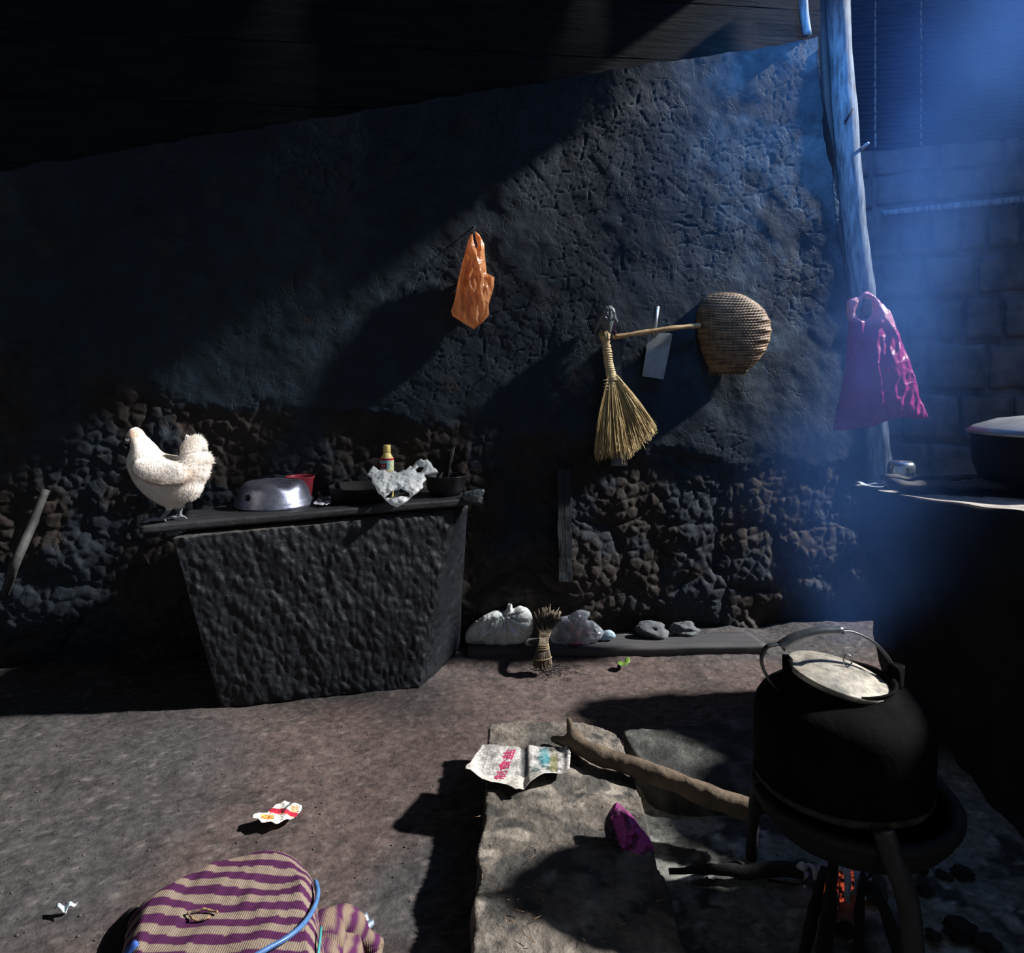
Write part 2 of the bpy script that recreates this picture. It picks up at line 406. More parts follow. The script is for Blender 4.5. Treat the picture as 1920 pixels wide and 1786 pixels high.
# ------------------------------------------------------------------ setting: mud wall
def build_wall():
    du = .0065
    us = np.arange(-3.1, 1.86, du); zs = np.arange(-.12, 2.82, du)
    X, Z = np.meshgrid(us, zs)
    rlim = 1.43+(2.77-Z)*.13+.012*(fbm(Z*9, Z*0+2, 5)-.5)*4
    Xc = np.minimum(X, rlim)
    ztop = 2.46+.225*Xc+.03*(fbm(Xc*8, Xc*0, 9)-.5)
    Zc = np.minimum(Z, ztop)
    wx = Xc+.05*(fbm(Xc*6, Zc*6, 31)-.5); wz = Zc+.05*(fbm(Xc*6+9, Zc*6, 32)-.5)
    # plaster (upper) against crumbling stone and mud (lower)
    zb = np.interp(Xc, [-3, -2.0, -1.75, -1.2, -.3, .1, .4, .9, 1.8], [1.42, 1.40, 1.25, 1.03, 1.0, .98, .86, .80, .75])
    zb = zb+.10*(fbm(Xc*5, Zc*5, 77)-.5)*2+.03*(fbm(Xc*22, Zc*22, 78)-.5)*2
    low = sst(.035, -.035, Zc-zb)
    f1, f2, _ = worley(wx*14, wz*14, 3); crack = 1-sst(0, .055, f2-f1)
    g1, g2, _ = worley(wx*24+4, wz*24, 13); crack2 = 1-sst(0, .13, g2-g1)
    cm = sst(.42, .62, fbm(Xc*3.3, Zc*3.3, 41))
    up = .018*(fbm(Xc*2.2, Zc*2.2, 1)-.5)*2+.0055*(fbm(Xc*9, Zc*9, 2)-.5)*2-.0055*crack*cm-.0012*crack2*cm
    s1, s2, sid = worley(wx*3.3+2+.8*(fbm(Xc*3, Zc*3, 88)-.5), wz*3.9, 23)
    stone = .038*(np.sqrt(np.clip((s2-s1)*1.5, 0, 1))-.55)+.022*(sid-.5)
    lo = stone*(.45+.75*sst(.85, .15, Zc))+.024*(fbm(Xc*8, Zc*8, 6)-.5)*2+.008*(fbm(Xc*33, Zc*33, 7)-.5)*2-.02
    lo = lo*.62; h1, h2, _ = worley(wx*17, wz*17, 53); lo = lo+.005*(sst(0, .4, h2-h1)-.5)
    d = up*(1-low)+lo*low
    d = d-.05*sst(.22, .0, Zc)*sst(.2, .5, fbm(Xc*4, Zc*4, 91))
    nx, ny = .158, -.987
    Yw = W0+WS*Xc
    VX = Xc+nx*d; VY = Yw+ny*d
    soot = np.array([.014, .024, .038]); brown = np.array([.026, .021, .019])
    bm_ = np.clip(low*(.25+1.1*sst(.42, .62, fbm(Xc*3.5, Zc*3.5, 61))), 0, 1)[..., None]
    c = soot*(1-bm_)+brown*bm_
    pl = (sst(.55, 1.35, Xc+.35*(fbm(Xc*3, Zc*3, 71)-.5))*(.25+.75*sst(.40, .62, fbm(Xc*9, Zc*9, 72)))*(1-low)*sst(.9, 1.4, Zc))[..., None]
    c = c*(1-pl)+np.array([.060, .088, .115])*pl       # brighter light by the free end, put into the wall colour
    rd = sst(.72, .80, fbm(Xc*7, Zc*7, 66))[..., None]*.35
    c = c*(1-rd)+np.array([.05, .032, .026])*rd
    shp = X.shape; n = shp[0]*shp[1]
    V = np.stack([VX, VY, Zc], -1).reshape(n, 3); idx = np.arange(n).reshape(shp)
    a, b_, c_, d_ = idx[:-1, :-1], idx[:-1, 1:], idx[1:, 1:], idx[1:, :-1]
    keep = ((Xc[:-1, 1:]-Xc[:-1, :-1]) > 1e-4) & ((Zc[1:, :-1]-Zc[:-1, :-1]) > 1e-4)
    Fc = np.stack([a[keep], b_[keep], c_[keep], d_[keep]], -1)
    me = bpy.data.meshes.new('wall_back'); me.from_pydata(V.tolist(), [], Fc.tolist())
    me.materials.append(mud_material())
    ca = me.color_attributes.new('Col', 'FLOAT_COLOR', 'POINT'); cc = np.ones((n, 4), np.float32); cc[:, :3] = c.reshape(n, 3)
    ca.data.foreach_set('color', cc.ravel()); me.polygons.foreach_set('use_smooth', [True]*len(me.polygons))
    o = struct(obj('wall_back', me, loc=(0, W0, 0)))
    # thickness at the free end and along the top
    end = []
    for z0 in np.arange(-.1, 2.76, .06):
        x = 1.43+(2.77-z0)*.13
        end.append((x, W0+WS*x, z0))
    V2 = []; F2 = []
    for i, (x, y, z) in enumerate(end):
        for j in range(5):
            q = Vector((x+.012*math.sin(z*9+j), y-.01+j*.09, z)); q += noise.noise_vector(q*9)*.012; V2.append(q)
    for i in range(len(end)-1):
        for j in range(4): a = i*5+j; F2.append((a, a+1, a+6, a+5))
    me2 = mesh('wall_end', V2, F2, mud_material('mud_wall_end', False), col=[(.06, .072, .09)]*len(V2))
    e = obj('wall_edge', me2, parent=o)
build_wall()

# timber boarding above the mud wall
parts = []
for i in range(-2, 5):
    z0 = 2.02+i*.27
    x0, x1 = -3.2, 1.47
    f = lambda x: W0+WS*x+.03
    parts.append(prism_box([(x0, f(x0)+.006*i, z0), (x1, f(x1)+.006*i, z0+.10), (x1, f(x1)+.05, z0+.10), (x0, f(x0)+.05, z0),
                            (x0, f(x0)+.006*i, z0+.262), (x1, f(x1)+.006*i, z0+.362), (x1, f(x1)+.05, z0+.362), (x0, f(x0)+.05, z0+.262)], nu=30, nv=1, nw=4, rough=.006, rs=5, seed=i))
v, f_ = join(*parts)
struct(obj('wall_upper', mesh('wall_upper', v, f_, mat('old_boarding', (.011, .014, .017), (.005, .0065, .008), 8, .8, bump=.7, bscale=12, spec=.15, stretch=(.6, 1, 5)), smooth=False)))
# short upright at the end of the boarding, lit along its edge
v, f_ = tube(smooth_path([PW(1503, -60, .02), PW(1507, 20, .02), PW(1513, 66, .02)]), [.022]*13, 10)
struct(obj('trim_1', mesh('trim', v, f_, M_post)))

# ceiling (dark boards over the wall side of the room)
v, f_ = join(*[box(-3.4, 1.32+.16*math.sin(i*2.7)+.10*math.sin(i*1.1), -.8+i*.21, -.8+i*.21+.20, 3.22, 3.27, nu=8, nv=2, nw=1, rough=.004, rs=3, seed=i) for i in range(22)])
struct(obj('ceiling', mesh('ceiling', v, f_, M_wood_dark, smooth=False)))

# ------------------------------------------------------------------ floor
def floor_h(x, y):
    h = .012*(fbm(x*2.2, y*2.2, 3)-.5)*2+.008*(fbm(x*9, y*9, 4)-.5)*2+.003*(fbm(x*35, y*35, 5)-.5)*2
    h = h-.012
    ash = sst(.30, .45, x)*sst(2.25, 2.0, y)
    h = h+ash*.018*(fbm(x*14, y*14, 8)-.35)
    h = h+.05*sst(.32, .02, (W0+WS*x)-y)*fbm(x*6, y*6, 19)      # dirt heaped along the wall foot
    return h
def build_floor():
    du = .0105
    xs = np.arange(-3.2, 3.3, du*1.4); ys = np.concatenate([np.arange(-.8, 1.3, .05), np.arange(1.3, 3.7, du), np.arange(3.72, 4.6, .05)])
    X, Y = np.meshgrid(xs, ys); Z = floor_h(X, Y)
    earth = np.array([.088, .063, .058]); grey = np.array([.055, .052, .054]); dark = np.array([.030, .027, .027]); ashc = np.array([.21, .215, .195])
    t = (sst(.35, .65, fbm(X*1.7, Y*1.7, 11))*sst(-1.7, -.5, X))[..., None]; c = earth*t+grey*(1-t)
    k = sst(.60, .72, fbm(X*8, Y*8, 12))[..., None]*.55; c = c*(1-k)+dark*k
    k = sst(.66, .74, fbm(X*42, Y*42, 16, 3))[..., None]*.6; c = c*(1-k)+dark*k
    k = sst(.70, .8, fbm(X*60, Y*60, 26, 2))[..., None]*.5; c = c*(1-k)+np.array([.16, .14, .13])*k
    ash = (sst(.28, .42, X)*sst(2.42, 2.3, Y))[..., None]; c = c*(1-ash)+ashc*ash
    k = ash*sst(.52, .60, fbm(X*11+3, Y*11, 14))[..., None]*.85; c = c*(1-k)+np.array([.028, .030, .030])*k
    k = ash*sst(.62, .7, fbm(X*30, Y*30, 15))[..., None]; c = c*(1-k)+np.array([.36, .36, .34])*k
    sh = X.shape; n = X.size; idx = np.arange(n).reshape(sh)
    Fc = np.stack([idx[:-1, :-1], idx[:-1, 1:], idx[1:, 1:], idx[1:, :-1]], -1).reshape(-1, 4)
    me = bpy.data.meshes.new('floor'); me.from_pydata(np.stack([X, Y, Z], -1).reshape(n, 3).tolist(), [], Fc.tolist())
    me.materials.append(mat('earth_floor', (1, 1, 1), attr=True, grain=38, rough=.8, bump=.9, bscale=55, bdist=.006, spec=.25))
    ca = me.color_attributes.new('Col', 'FLOAT_COLOR', 'POINT'); cc = np.ones((n, 4), np.float32); cc[:, :3] = c.reshape(n, 3)
    ca.data.foreach_set('color', cc.ravel()); me.polygons.foreach_set('use_smooth', [True]*len(me.polygons))
    struct(obj('floor', me, loc=(0, 0, 0)))
build_floor()

# ------------------------------------------------------------------ far right: adobe wall, mat, lath, post
def RW(px, py, off=0):                       # on the adobe wall: line through (1.3,4.15),(3.2,3.65)
    k = (px-960)/F; sl = -.263; Y0 = 4.15-sl*1.3-off
    return P(px, py, Y0/(1-sl*k))
def quad_block(px0, px1, y0a, y1a, sl, th=.05, seed=0):
    """adobe block between columns px0..px1, rows y0a(top)..y1a(bottom) at px=1640, slope sl"""
    c = []
    for off in (th, -.08):
        pass
    T = lambda px, y: y+(px-1640)*sl
    a, b, c_, d = RW(px0, T(px0, y1a), th), RW(px1, T(px1, y1a), th), RW(px1, T(px1, y0a), th), RW(px0, T(px0, y0a), th)
    e, f, g, h = RW(px0, T(px0, y1a), -.08), RW(px1, T(px1, y1a), -.08), RW(px1, T(px1, y0a), -.08), RW(px0, T(px0, y0a), -.08)
    return prism_box([a, b, f, e, d, c_, g, h], nu=8, nv=3, nw=8, rough=.010, rs=10, seed=seed, rnd=.03)
rows = [(283, 330, -.10, [1560, 1632, 1760, 1880, 1990, 2090]), (334, 388, -.10, [1560, 1640, 1750, 1850, 1960, 2090]),
        (402, 486, -.09, [1560, 1636, 1688, 1745, 1800, 1850, 1915, 1975, 2090]),
        (490, 562, -.06, [1560, 1650, 1735, 1830, 1930, 2090]), (566, 640, -.03, [1560, 1660, 1700, 1760, 1808, 1880, 1990, 2090]),
        (644, 730, .0, [1560, 1640, 1740, 1850, 1960, 2090]), (734, 820, .03, [1560, 1690, 1800, 1900, 2090]), (824, 915, .06, [1560, 1640, 1740, 1850, 1960, 2090]),
        (919, 1060, .09, [1560, 1700, 1850, 2090]), (1064, 1130, .11, [1560, 1720, 1900, 2090])]
pp = []
for ri, (a, b, sl, xs) in enumerate(rows):
    for i in range(len(xs)-1):
        g = 2
        pp.append(quad_block(xs[i]+g, xs[i+1]-g, a, b, sl, th=.05+random.uniform(-.02, .02), seed=ri*9+i))
# mortar backing
pp.append(prism_box([RW(1480, 1150, .02), RW(2120, 1190, .02), RW(2120, 1190, -.1), RW(1480, 1150, -.1), RW(1480, 295, .02), RW(2120, 225, .02), RW(2120, 225, -.1), RW(1480, 295, -.1)], nu=20, nv=1, nw=20, rough=.006, rs=8))
v, f_ = join(*pp)
struct(obj('wall_right', mesh('wall_right', v, f_, mat('adobe', (.12, .12, .13), (.05, .052, .06), 8, .8, bump=.7, bscale=30))))
# woven bamboo mat above the adobe wall
pp = []
for i in range(46):
    y = 276-i*8.2
    pts = [RW(px, y+(px-1640)*(-.055+.0006*i)+1.2*math.sin(px*.05+i*1.9)+random.uniform(-.6, .6), .03+.008*math.sin(px*.036+(i % 2)*math.pi)) for px in range(1540, 2100, 20)]
    pp.append(tube(pts, .0105, 6, squash=(.45, 1)))
v, f_ = join(*pp)
bm_root = thing('bamboo_mat', 'dark woven mat of thin horizontal slats hung above the adobe blocks', 'mat', RW(1800, 270, .03))
obj('slat_weave', mesh('slats', v, f_, mat('smoked_bamboo', (.022, .026, .034), (.011, .014, .019), 12, .9, spec=.1, stretch=(1, 1, 4))), bm_root)
v, f_ = prism_box([RW(1530, 300, -.03), RW(2110, 280, -.03), RW(2110, 280, -.06), RW(1530, 300, -.06), RW(1530, -150, -.03), RW(2110, -190, -.03), RW(2110, -190, -.06), RW(1530, -150, -.06)], nu=20, nv=1, nw=12, rough=.004, rs=6)
obj('backing', mesh('backing', v, f_, mat('dark_reed_backing', (.014, .017, .022), (.008, .010, .013), 14, .95, spec=.05, stretch=(1, 1, 8))), bm_root)
for cx in (1641, 1727):
    pts = []
    for i in range(0, 88):
        y = 276-i*4.1+(cx-1640)*-.05
        pts.append(RW(cx+1.2*noise.noise(Vector((i*.3, cx, 0))), y, .034+.010*math.sin(i*math.pi/2+.6)+.006*noise.noise(Vector((i*.21, cx, 4)))))
    v, f_ = tube(smooth_path(pts, 2), .0055, 6); obj('stitching', mesh('stitches', v, f_, mat('pale_cord', (.3, .34, .36), (.16, .19, .21), 10)), bm_root)
v, f_ = prism_box([RW(1652, 404, .12), RW(1990, 372, .12), RW(1990, 372, .05), RW(1652, 404, .05), RW(1652, 394, .12), RW(1990, 360, .12), RW(1990, 360, .05), RW(1652, 394, .05)], nu=24, nv=2, nw=2, rough=.003, rs=12)
tag(obj('wooden_lath', mesh('lath', v, f_, M_post)), 'pale wooden lath running across the adobe wall above the upright blocks', 'lath')

# post
pl = [(1567, -60), (1572, 60), (1585, 250), (1600, 420), (1617, 560), (1632, 720), (1650, 900), (1668, 1140)]
pts = smooth_path([PW(a, b, -.12) for a, b in pl], 8)
post_root = thing('wooden_post', 'tall weathered grey wooden post standing at the free end of the mud wall', 'post', PW(1668, 1150, -.12))
v, f_ = tube(pts, [.062+.006*noise.noise(p*6) for p in pts], 22)
v = [Vector(a)+noise.noise_vector(Vector(a)*14)*.003 for a in v]
obj('pole', mesh('pole', v, f_, M_post), post_root)
v, f_ = tube([PW(1612, 282, -.11), PW(1628, 268, -.02)], [.010, .007], 8)
obj('peg', mesh('peg', v, f_, mat('pale_peg', (.5, .55, .6), (.3, .33, .38), 20)), post_root)
v, f_ = tube([PW(1584, 228, -.055), PW(1600, 204, -.05)], [.004, .003], 6)
obj('nail', mesh('nail', v, f_, M_black_iron), post_root)
pts = smooth_path([PW(a-32, b, -.13) for a, b in pl], 6)
v, f_ = tube(pts, [.035]*len(pts), 4)
tag(obj('squared_timber', mesh('timber', v, f_, M_wood_dark)), 'dark squared timber between the mud wall edge and the round post', 'timber')

# ------------------------------------------------------------------ stove
def stove():
    top = [(1.40, 2.84), (1.27, 2.80), (1.255, 2.72), (1.345, 2.50), (1.40, 2.40), (1.52, 2.26), (1.62, 2.12), (1.45, 1.5), (1.40, 1.0), (2.9, 1.0), (2.9, 2.84)]
    bot = [(1.60, 2.84), (1.48, 2.84), (1.44, 2.72), (1.42, 2.46), (1.38, 2.25), (1.34, 2.05), (1.31, 1.85), (1.20, 1.5), (1.18, 1.0), (2.9, 1.0), (2.9, 2.84)]
    n = 12; A = []; B = []
    for P_, out in ((top, A), (bot, B)):
        for i in range(len(P_)):
            a = Vector((*P_[i], 0)); b = Vector((*P_[(i+1) % len(P_)], 0))
            for k in range(n): out.append(a.lerp(b, k/n))
    N = len(A); nz = 26; V = []; Fc = []
    for j in range(nz+1):
        t = j/nz; z = -.03+t*.80
        for i in range(N):
            w_ = t**.6
            p = B[i].lerp(A[i], w_); p.z = z
            d = noise.noise_vector(p*5)*.035+noise.noise_vector(p*17)*.014
            if j >= nz-1: d *= .5
            V.append(p+Vector((d.x, d.y, d.z*.3)))
    for j in range(nz):
        for i in range(N):
            a = j*N+i; b = j*N+(i+1) % N; Fc.append((a, b, b+N, a+N))
    nb = len(V); inner = []
    for s in (.985, .96, .93, .9, .86, .82, .77, .7, .6, .45, .3):
        for i in range(N):
            c = Vector((2.1, 2.2, 0)); q = c+(A[i]-c)*s; q.z = .785+.006*noise.noise(q*9); V.append(q)
    base = nz*N
    rings = [base]+[nb+k*N for k in range(11)]
    for r0, r1 in zip(rings[:-1], rings[1:]):
        for i in range(N): Fc.append((r0+i, r0+(i+1) % N, r1+(i+1) % N, r1+i))
    Fc.append(tuple(rings[-1]+i for i in range(N)))
    fm = []
    for f in Fc:
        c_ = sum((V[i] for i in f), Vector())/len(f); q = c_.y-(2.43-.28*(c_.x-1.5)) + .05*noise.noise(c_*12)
        fm.append(1 if all(V[i].z > .772 for i in f) and len(f) < 5 and (q < .13 or (c_.x < 1.36 and c_.y > 2.62)) else 0)  # front strip and left tip of the top use the paler material
    me = mesh('stove', V, Fc, [mat('sooty_clay', (.020, .019, .019), (.009, .009, .009), 8, .85, bump=.8, bscale=25), mat('pale_stove_top', (.46, .42, .38), (.22, .20, .19), 12, .8, bump=.4, bscale=30)], fmat=fm)
    tag(obj('clay_stove', me), 'black sooty clay stove with a pale top at the right edge', 'stove')
stove()
STZ = .787
# mug
mg = P(1690, 905, 2.745); mg.z = STZ-.002
r = thing('metal_mug', 'small shiny upturned metal mug standing behind split wood on the stove', 'mug', mg)
R_ = 24*mg.y/F
v, f_ = lathe([(R_*.97, 0), (R_, .004), (R_, .068), (R_*.95, .083), (R_*.8, .092), (0, .094)], mg, 32)
obj('cup_body', mesh('mug', v, f_, mat('polished_steel', (.75, .8, .85), (.6, .65, .7), 10, .22, metal=.95)), r)
# split wood on stove
for i, (a, b, c, d, rr, lab) in enumerate([(1652, 893, 1852, 881, .016, 'thin straight stick lying at the back of the stove top beside the mug'),
                                           (1668, 903, 1880, 900, .026, 'thick split log lying across the stove top in front of the mug')]):
    Yl = (2.685, 2.60)[i]; p0 = P(a, b, Yl); p1 = P(c, d, Yl-.02); p0.z = p1.z = STZ+(.030, .012)[i]
    pts = [p0.lerp(p1, k/14)+Vector((0, 0, .004*math.sin(k*1.3)+rr*.55)) for k in range(15)]
    v, f_ = tube(pts, [rr*(.7+.3*math.sin(k*.9+i)**2) for k in range(15)], 9, squash=(1.7, .75))
    v = [Vector(q)+noise.noise_vector(Vector(q)*18)*.006 for q in v]
    tag(obj('firewood_stick', mesh('wood', v, f_, mat('split_wood_grey', (.07, .068, .066), (.028, .028, .029), 12, .75, bump=.7, bscale=30, stretch=(.5, 4, 4))), ), lab, 'firewood')
p = PZ(1640, 912, STZ)
v, f_, _ = sheet([(1604, 905), (1650, 903), (1668, 908), (1655, 912), (1622, 911)], STZ+.012, 3, lambda x, y: .008*noise.noise(Vector((x*.05, y*.2, 1))))
tag(obj('paper_scrap', mesh('scrap', v, f_, mat('pale_scrap', (.55, .6, .62), (.35, .4, .42), 40))), 'pale torn scrap lying on the left tip of the stove top', 'scrap')
# pot at far right
pc = Vector((1.90, 2.62, STZ))
r = thing('cooking_pot', 'big black cooking pot under a domed silver lid on the stove', 'pot', pc)
v, f_ = lathe([(.17, 0), (.22, .03), (.245, .09), (.25, .19), (.258, .195), (.258, .205)], pc, 48)
obj('pot_body', mesh('pot', v, f_, M_black_iron), r)
v, f_ = lathe([(.262, .2), (.265, .208), (.24, .225), (.17, .25), (.09, .262), (0, .268)], pc, 48)
obj('pot_lid', mesh('lid', v, f_, mat('lid_steel', (.6, .63, .66), (.4, .43, .46), 8, .4, metal=.7)), r)
v, f_ = lathe([(.02, .262), (.022, .285), (.012, .295), (0, .296)], pc, 20)
obj('lid_knob', mesh('knob', v, f_, M_black_iron), r)

pc = Vector((1.90, 1.56, STZ))
r = thing('shading_jar', 'tall black jar added out of view on the stove to shade the kettle', 'jar', pc)  # added outside the frame so the kettle falls into shade
v, f_ = lathe([(.15, 0), (.20, .05), (.25, .16), (.255, .26), (.22, .35), (.17, .39), (.165, .42), (.18, .44), (.172, .445), (.155, .42), (0, .41)], pc, 48, wob=.02)
obj('jar_body', mesh('jar', v, f_, M_black_iron), r)

pc = Vector((1.94, 2.06, STZ))
r = thing('shading_crock', 'low wide black crock added out of view on the stove to shade the ash', 'crock', pc)  # unseen blocker put here to keep the ash bed shaded
v, f_ = lathe([(.14, 0), (.19, .04), (.215, .12), (.21, .19), (.19, .23), (.20, .25), (.192, .255), (.175, .23), (0, .22)], pc, 48, wob=.02)
obj('crock_body', mesh('crock', v, f_, M_black_iron), r)

# ------------------------------------------------------------------ stone trough
def trough():
    TL, TR = Vector((-1.205, 2.62, .626)), Vector((-.235, 3.02, .655))
    BL, BR = PZ(408, 1322, 0), PZ(790, 1283, 0)
    BL.z = BR.z = -.02
    TRb = Vector((-.182, 3.215, .66)); BRb = PZ(866, 1226, -.01)
    TLb = Vector((-1.20, 3.02, .64)); BLb = Vector((-1.0, 3.05, -.02))
    me_parts = []
    L, Fc = prism_box([BL, BR, BRb, BLb, TL, TR, TRb, TLb], nu=190, nv=50, nw=130, rnd=.035)
    V = []
    for p in L:
        q = Vector((p.x*38, p.y*38, p.z*26))
        # chiselled facets
        qq = Vector((q.x+q.z*.45, q.y, q.z*.75))
        d, _ = noise.voronoi(qq*.95+noise.noise_vector(q*.5)*.6)
        h = (d[1]-d[0])*.0035+(d[0]-.4)*-.0055+.007*noise.noise(q*.2)+.005*noise.noise(qq*.7+Vector((9, 0, 0)))+.003*noise.noise(q*1.6)
        frontness = 1.0
        rgt = p.x > -.33+(-p.z+.655)*-.12 and p.y > 2.98 and False
        n = Vector((.25, -1, .1)).normalized()
        V.append(p+n*h*frontness)
    fm = []
    for f in Fc:
        a, b, c_ = V[f[0]], V[f[1]], V[f[2]]; nn = (b-a).cross(c_-a).normalized()
        fm.append(1 if a.z > .57 and abs(nn.z) > .62 and a.z > .600 else 0)  # paler top faces: pale dust plus an edge highlight put into the colour
    o = tag(obj('stone_trough', mesh('trough', V, Fc, [mat('chiselled_stone', (.008, .0110, .016), (.004, .0055, .0085), 9, .5, bump=.8, bscale=50, bdist=.005, spec=.4, c3=(.026, .028, .033)), mat('dusty_edge_highlight', (.085, .08, .075), (.03, .03, .03), 20, .7, bump=.8, bscale=40)], fmat=fm)),
            'dark chiselled stone trough, wider at the top, standing against the wall', 'trough')
trough()

# planks laid on the trough
BA, BB = Vector((-1.300, 2.600, .640)), Vector((-.118, 3.045, .668))
bd = (BB-BA); bn = Vector((-bd.y, bd.x, 0)).normalized()
def BP(t, s, h=0): return BA+bd*t+bn*s+Vector((0, 0, h))       # point on the boards: along, across, above the underside
def plank(t0, t1, s0, s1, h0, h1, seed):
    return prism_box([BP(t0, s0, h0), BP(t1, s0, h0), BP(t1, s1, h0), BP(t0, s1, h0), BP(t0, s0, h1), BP(t1, s0, h1), BP(t1, s1, h1), BP(t0, s1, h1)], nu=60, nv=5, nw=3, rough=.0022, rs=9, seed=seed, rnd=.006)
v, f_ = plank(0, 1.0, 0, .125, 0, .028, 3)
tag(obj('wooden_plank', mesh('plank', v, f_, M_wood_dark)), 'long dark front plank laid across the top of the stone trough under the hen', 'plank')
v, f_ = plank(.11, .965, .132, .26, .000, .028, 8)
tag(obj('wooden_plank', mesh('plank', v, f_, M_wood_dark)), 'long dark plank lying behind the front plank on the stone trough', 'plank')
ol = [(868, 924), (882, 919), (905, 916), (909, 922), (902, 934), (900, 943), (880, 941), (866, 936)]
v, f_, _, _ = bag(ol, 3.03, 2, .8, .004, 60, 3)
tag(obj('plastic_wrapping', mesh('wrap', v, f_, mat('grimy_film', (.10, .12, .14), (.05, .06, .07), 30, .3, spec=.6, c3=(.35, .4, .45)))), 'crumpled grimy plastic wrapped round the right end of the trough plank', 'wrapping')
BZ = .684
def BT(x): return .669+(x+1.30)/1.182*.028

# basin (upside down)
c = PZ(514, 957, .679); c.y += .135; c.x = (514-960)/F*c.y; c.z = BT(c.x)
k = c.y/F
r = thing('metal_basin', 'dented bluish metal basin turned upside down on the trough plank', 'basin', c)
R_ = 70*k
v, f_ = lathe([(R_*1.0, 0), (R_*1.03, .004), (R_, .009), (R_*.985, .022), (R_*.95, .03), (R_*.93, .034), (R_*.88, .064), (R_*.80, .084), (R_*.72, .093), (R_*.5, .096), (0, .095)], c, 72, wob=.012, seed=2)
nv = []
for q in v:
    q = Vector(q); d = (q-(c+Vector((.075, -.08, .088)))).length
    if d < .05: q.z -= .012*(1-d/.05)
    nv.append(q)
obj('basin_bowl', mesh('basin', nv, f_, M_alu), r)
q = [(c+Vector((math.sin(a)*R_*.955-0.0, -math.cos(a)*R_*.955, 0))) for a in (-.45,)][0]
pts = []
for i in range(20):
    a = i/20*2*math.pi; an = -.47+.085*math.cos(a); zz = .048+.012*math.sin(a); rr = R_*(.935-(zz-.034)/.036*.05*.9)+.002
    pts.append(c+Vector((math.sin(an)*rr, -math.cos(an)*rr, zz)))
cc = sum(pts, Vector())/20
obj('dark_patch', mesh('patch', pts+[cc+Vector((0, -.003, 0))], [(i, (i+1) % 20, 20) for i in range(20)], M_black_iron), r)
# red tumbler
c = PZ(561, 930, BZ); c.y = 3.09; c.x = (563-960)/F*3.09; c.z = BT(c.x)
k = c.y/F
r = thing('plastic_tub', 'translucent dark red plastic tub half hidden behind the upturned basin', 'tub', c)
v, f_ = lathe([(19*k, 0), (20.5*k, .003), (24*k, .080), (26.5*k, .092), (27*k, .096), (26*k, .097), (25*k, .092), (22.5*k, .06), (19*k, .008), (0, .006)], c, 40)
obj('tub_wall', mesh('tub', v, f_, mat('red_plastic', (.42, .05, .08), (.28, .04, .06), 12, .35, transl=.35)), r)
# foil scrap
v, f_, _ = sheet([(586, 946), (598, 935), (610, 940), (622, 938), (620, 945), (604, 948)], BZ+.006, 2.5, lambda x, y: .006*noise.noise(Vector((x*.2, y*.3, 1)))+.004)
tag(obj('foil_scrap', mesh('foil', v, f_, mat('white_foil', (.75, .8, .85), (.5, .55, .6), 60, .35))), 'small crinkled white foil scrap beside the red tub on the plank', 'scrap')
# black pans
c = Vector(P(678, 936, 3.04)); c.z = BT(c.x)
r = thing('frying_pan', 'low wide black pan on the planks between basin and white plastic bag', 'pan', c)
k = c.y/F
v, f_ = lathe([(48*k, 0), (56*k, .012), (60*k, .058), (61*k, .06), (59*k, .06), (54*k, .014), (0, .01)], c, 48)
obj('pan_bowl', mesh('pan', v, f_, M_black_iron), r)
c = PZ(834, 932, .69); c.y += .05; c.z = BT(c.x); k = c.y/F
r = thing('black_bowl', 'round black iron bowl at the right end of the trough planks', 'bowl', c)
v, f_ = lathe([(24*k, 0), (29*k, .004), (35*k, .03), (38*k, .078), (39.5*k, .082), (37*k, .083), (34*k, .035), (27*k, .01), (0, .008)], c, 48)
obj('bowl_shell', mesh('bowl', v, f_, mat('enamel_black', (.018, .02, .024), (.01, .011, .014), 20, .35, spec=.5)), r)
v, f_ = tube([c+Vector((-.01, .05, .06)), c+Vector((.01, .10, .15)), c+Vector((.02, .13, .2))], [.008, .01, .008], 8, squash=(1.6, .6))
obj('ladle_handle', mesh('ladle', v, f_, M_black_iron), r)
# bottle
c = Vector(P(725.5, 935, 3.10)); c.z = BT(c.x); k = c.y/F
r = thing('sauce_bottle', 'yellow capped bottle with a red and pale blue label behind the plastic bag', 'bottle', c)
hz = lambda py: (EYE-(py-HZ)/F*3.10)-c.z
v, f_ = lathe([(12*k, 0), (12.5*k, .004), (12.5*k, hz(862)), (12*k, hz(858)), (8*k, hz(852)), (6.5*k, hz(847))], c, 32)
obj('bottle_body', mesh('bottle', v, f_, mat('cream_plastic', (.80, .68, .28), (.74, .6, .22), 10, .4)), r)
v, f_ = lathe([(6.8*k, hz(848)), (7*k, hz(846)), (6.6*k, hz(835)), (6*k, hz(834)), (0, hz(833.8))], c, 24)
obj('cap', mesh('cap', v, f_, mat('yellow_cap', (.86, .70, .25), (.8, .62, .2), 10, .4)), r)
n = 40; V = []; Fc = []; C = []; zz = [hz(y) for y in np.linspace(892, 858, 24)]
for j, z in enumerate(zz):
    py = 892-34*j/23
    for i in range(n+1):
        a = -math.pi/2+(i/n-.5)*3.6; px = 725.5+12.5*math.cos(a)
        V.append(c+Vector((math.cos(a)*12.8*k, math.sin(a)*12.8*k, z)))
        if py < 862: col = (.55, .02, .06)
        elif 867 < py < 876 and px < 727: col = (.45, .01, .05)
        elif py < 878: col = (.30, .62, .66) if px < 732 else (.75, .78, .5)
        else: col = (.80, .72, .35)
        C.append(col)
for j in range(23):
    for i in range(n): a = j*(n+1)+i; Fc.append((a, a+1, a+n+2, a+n+1))
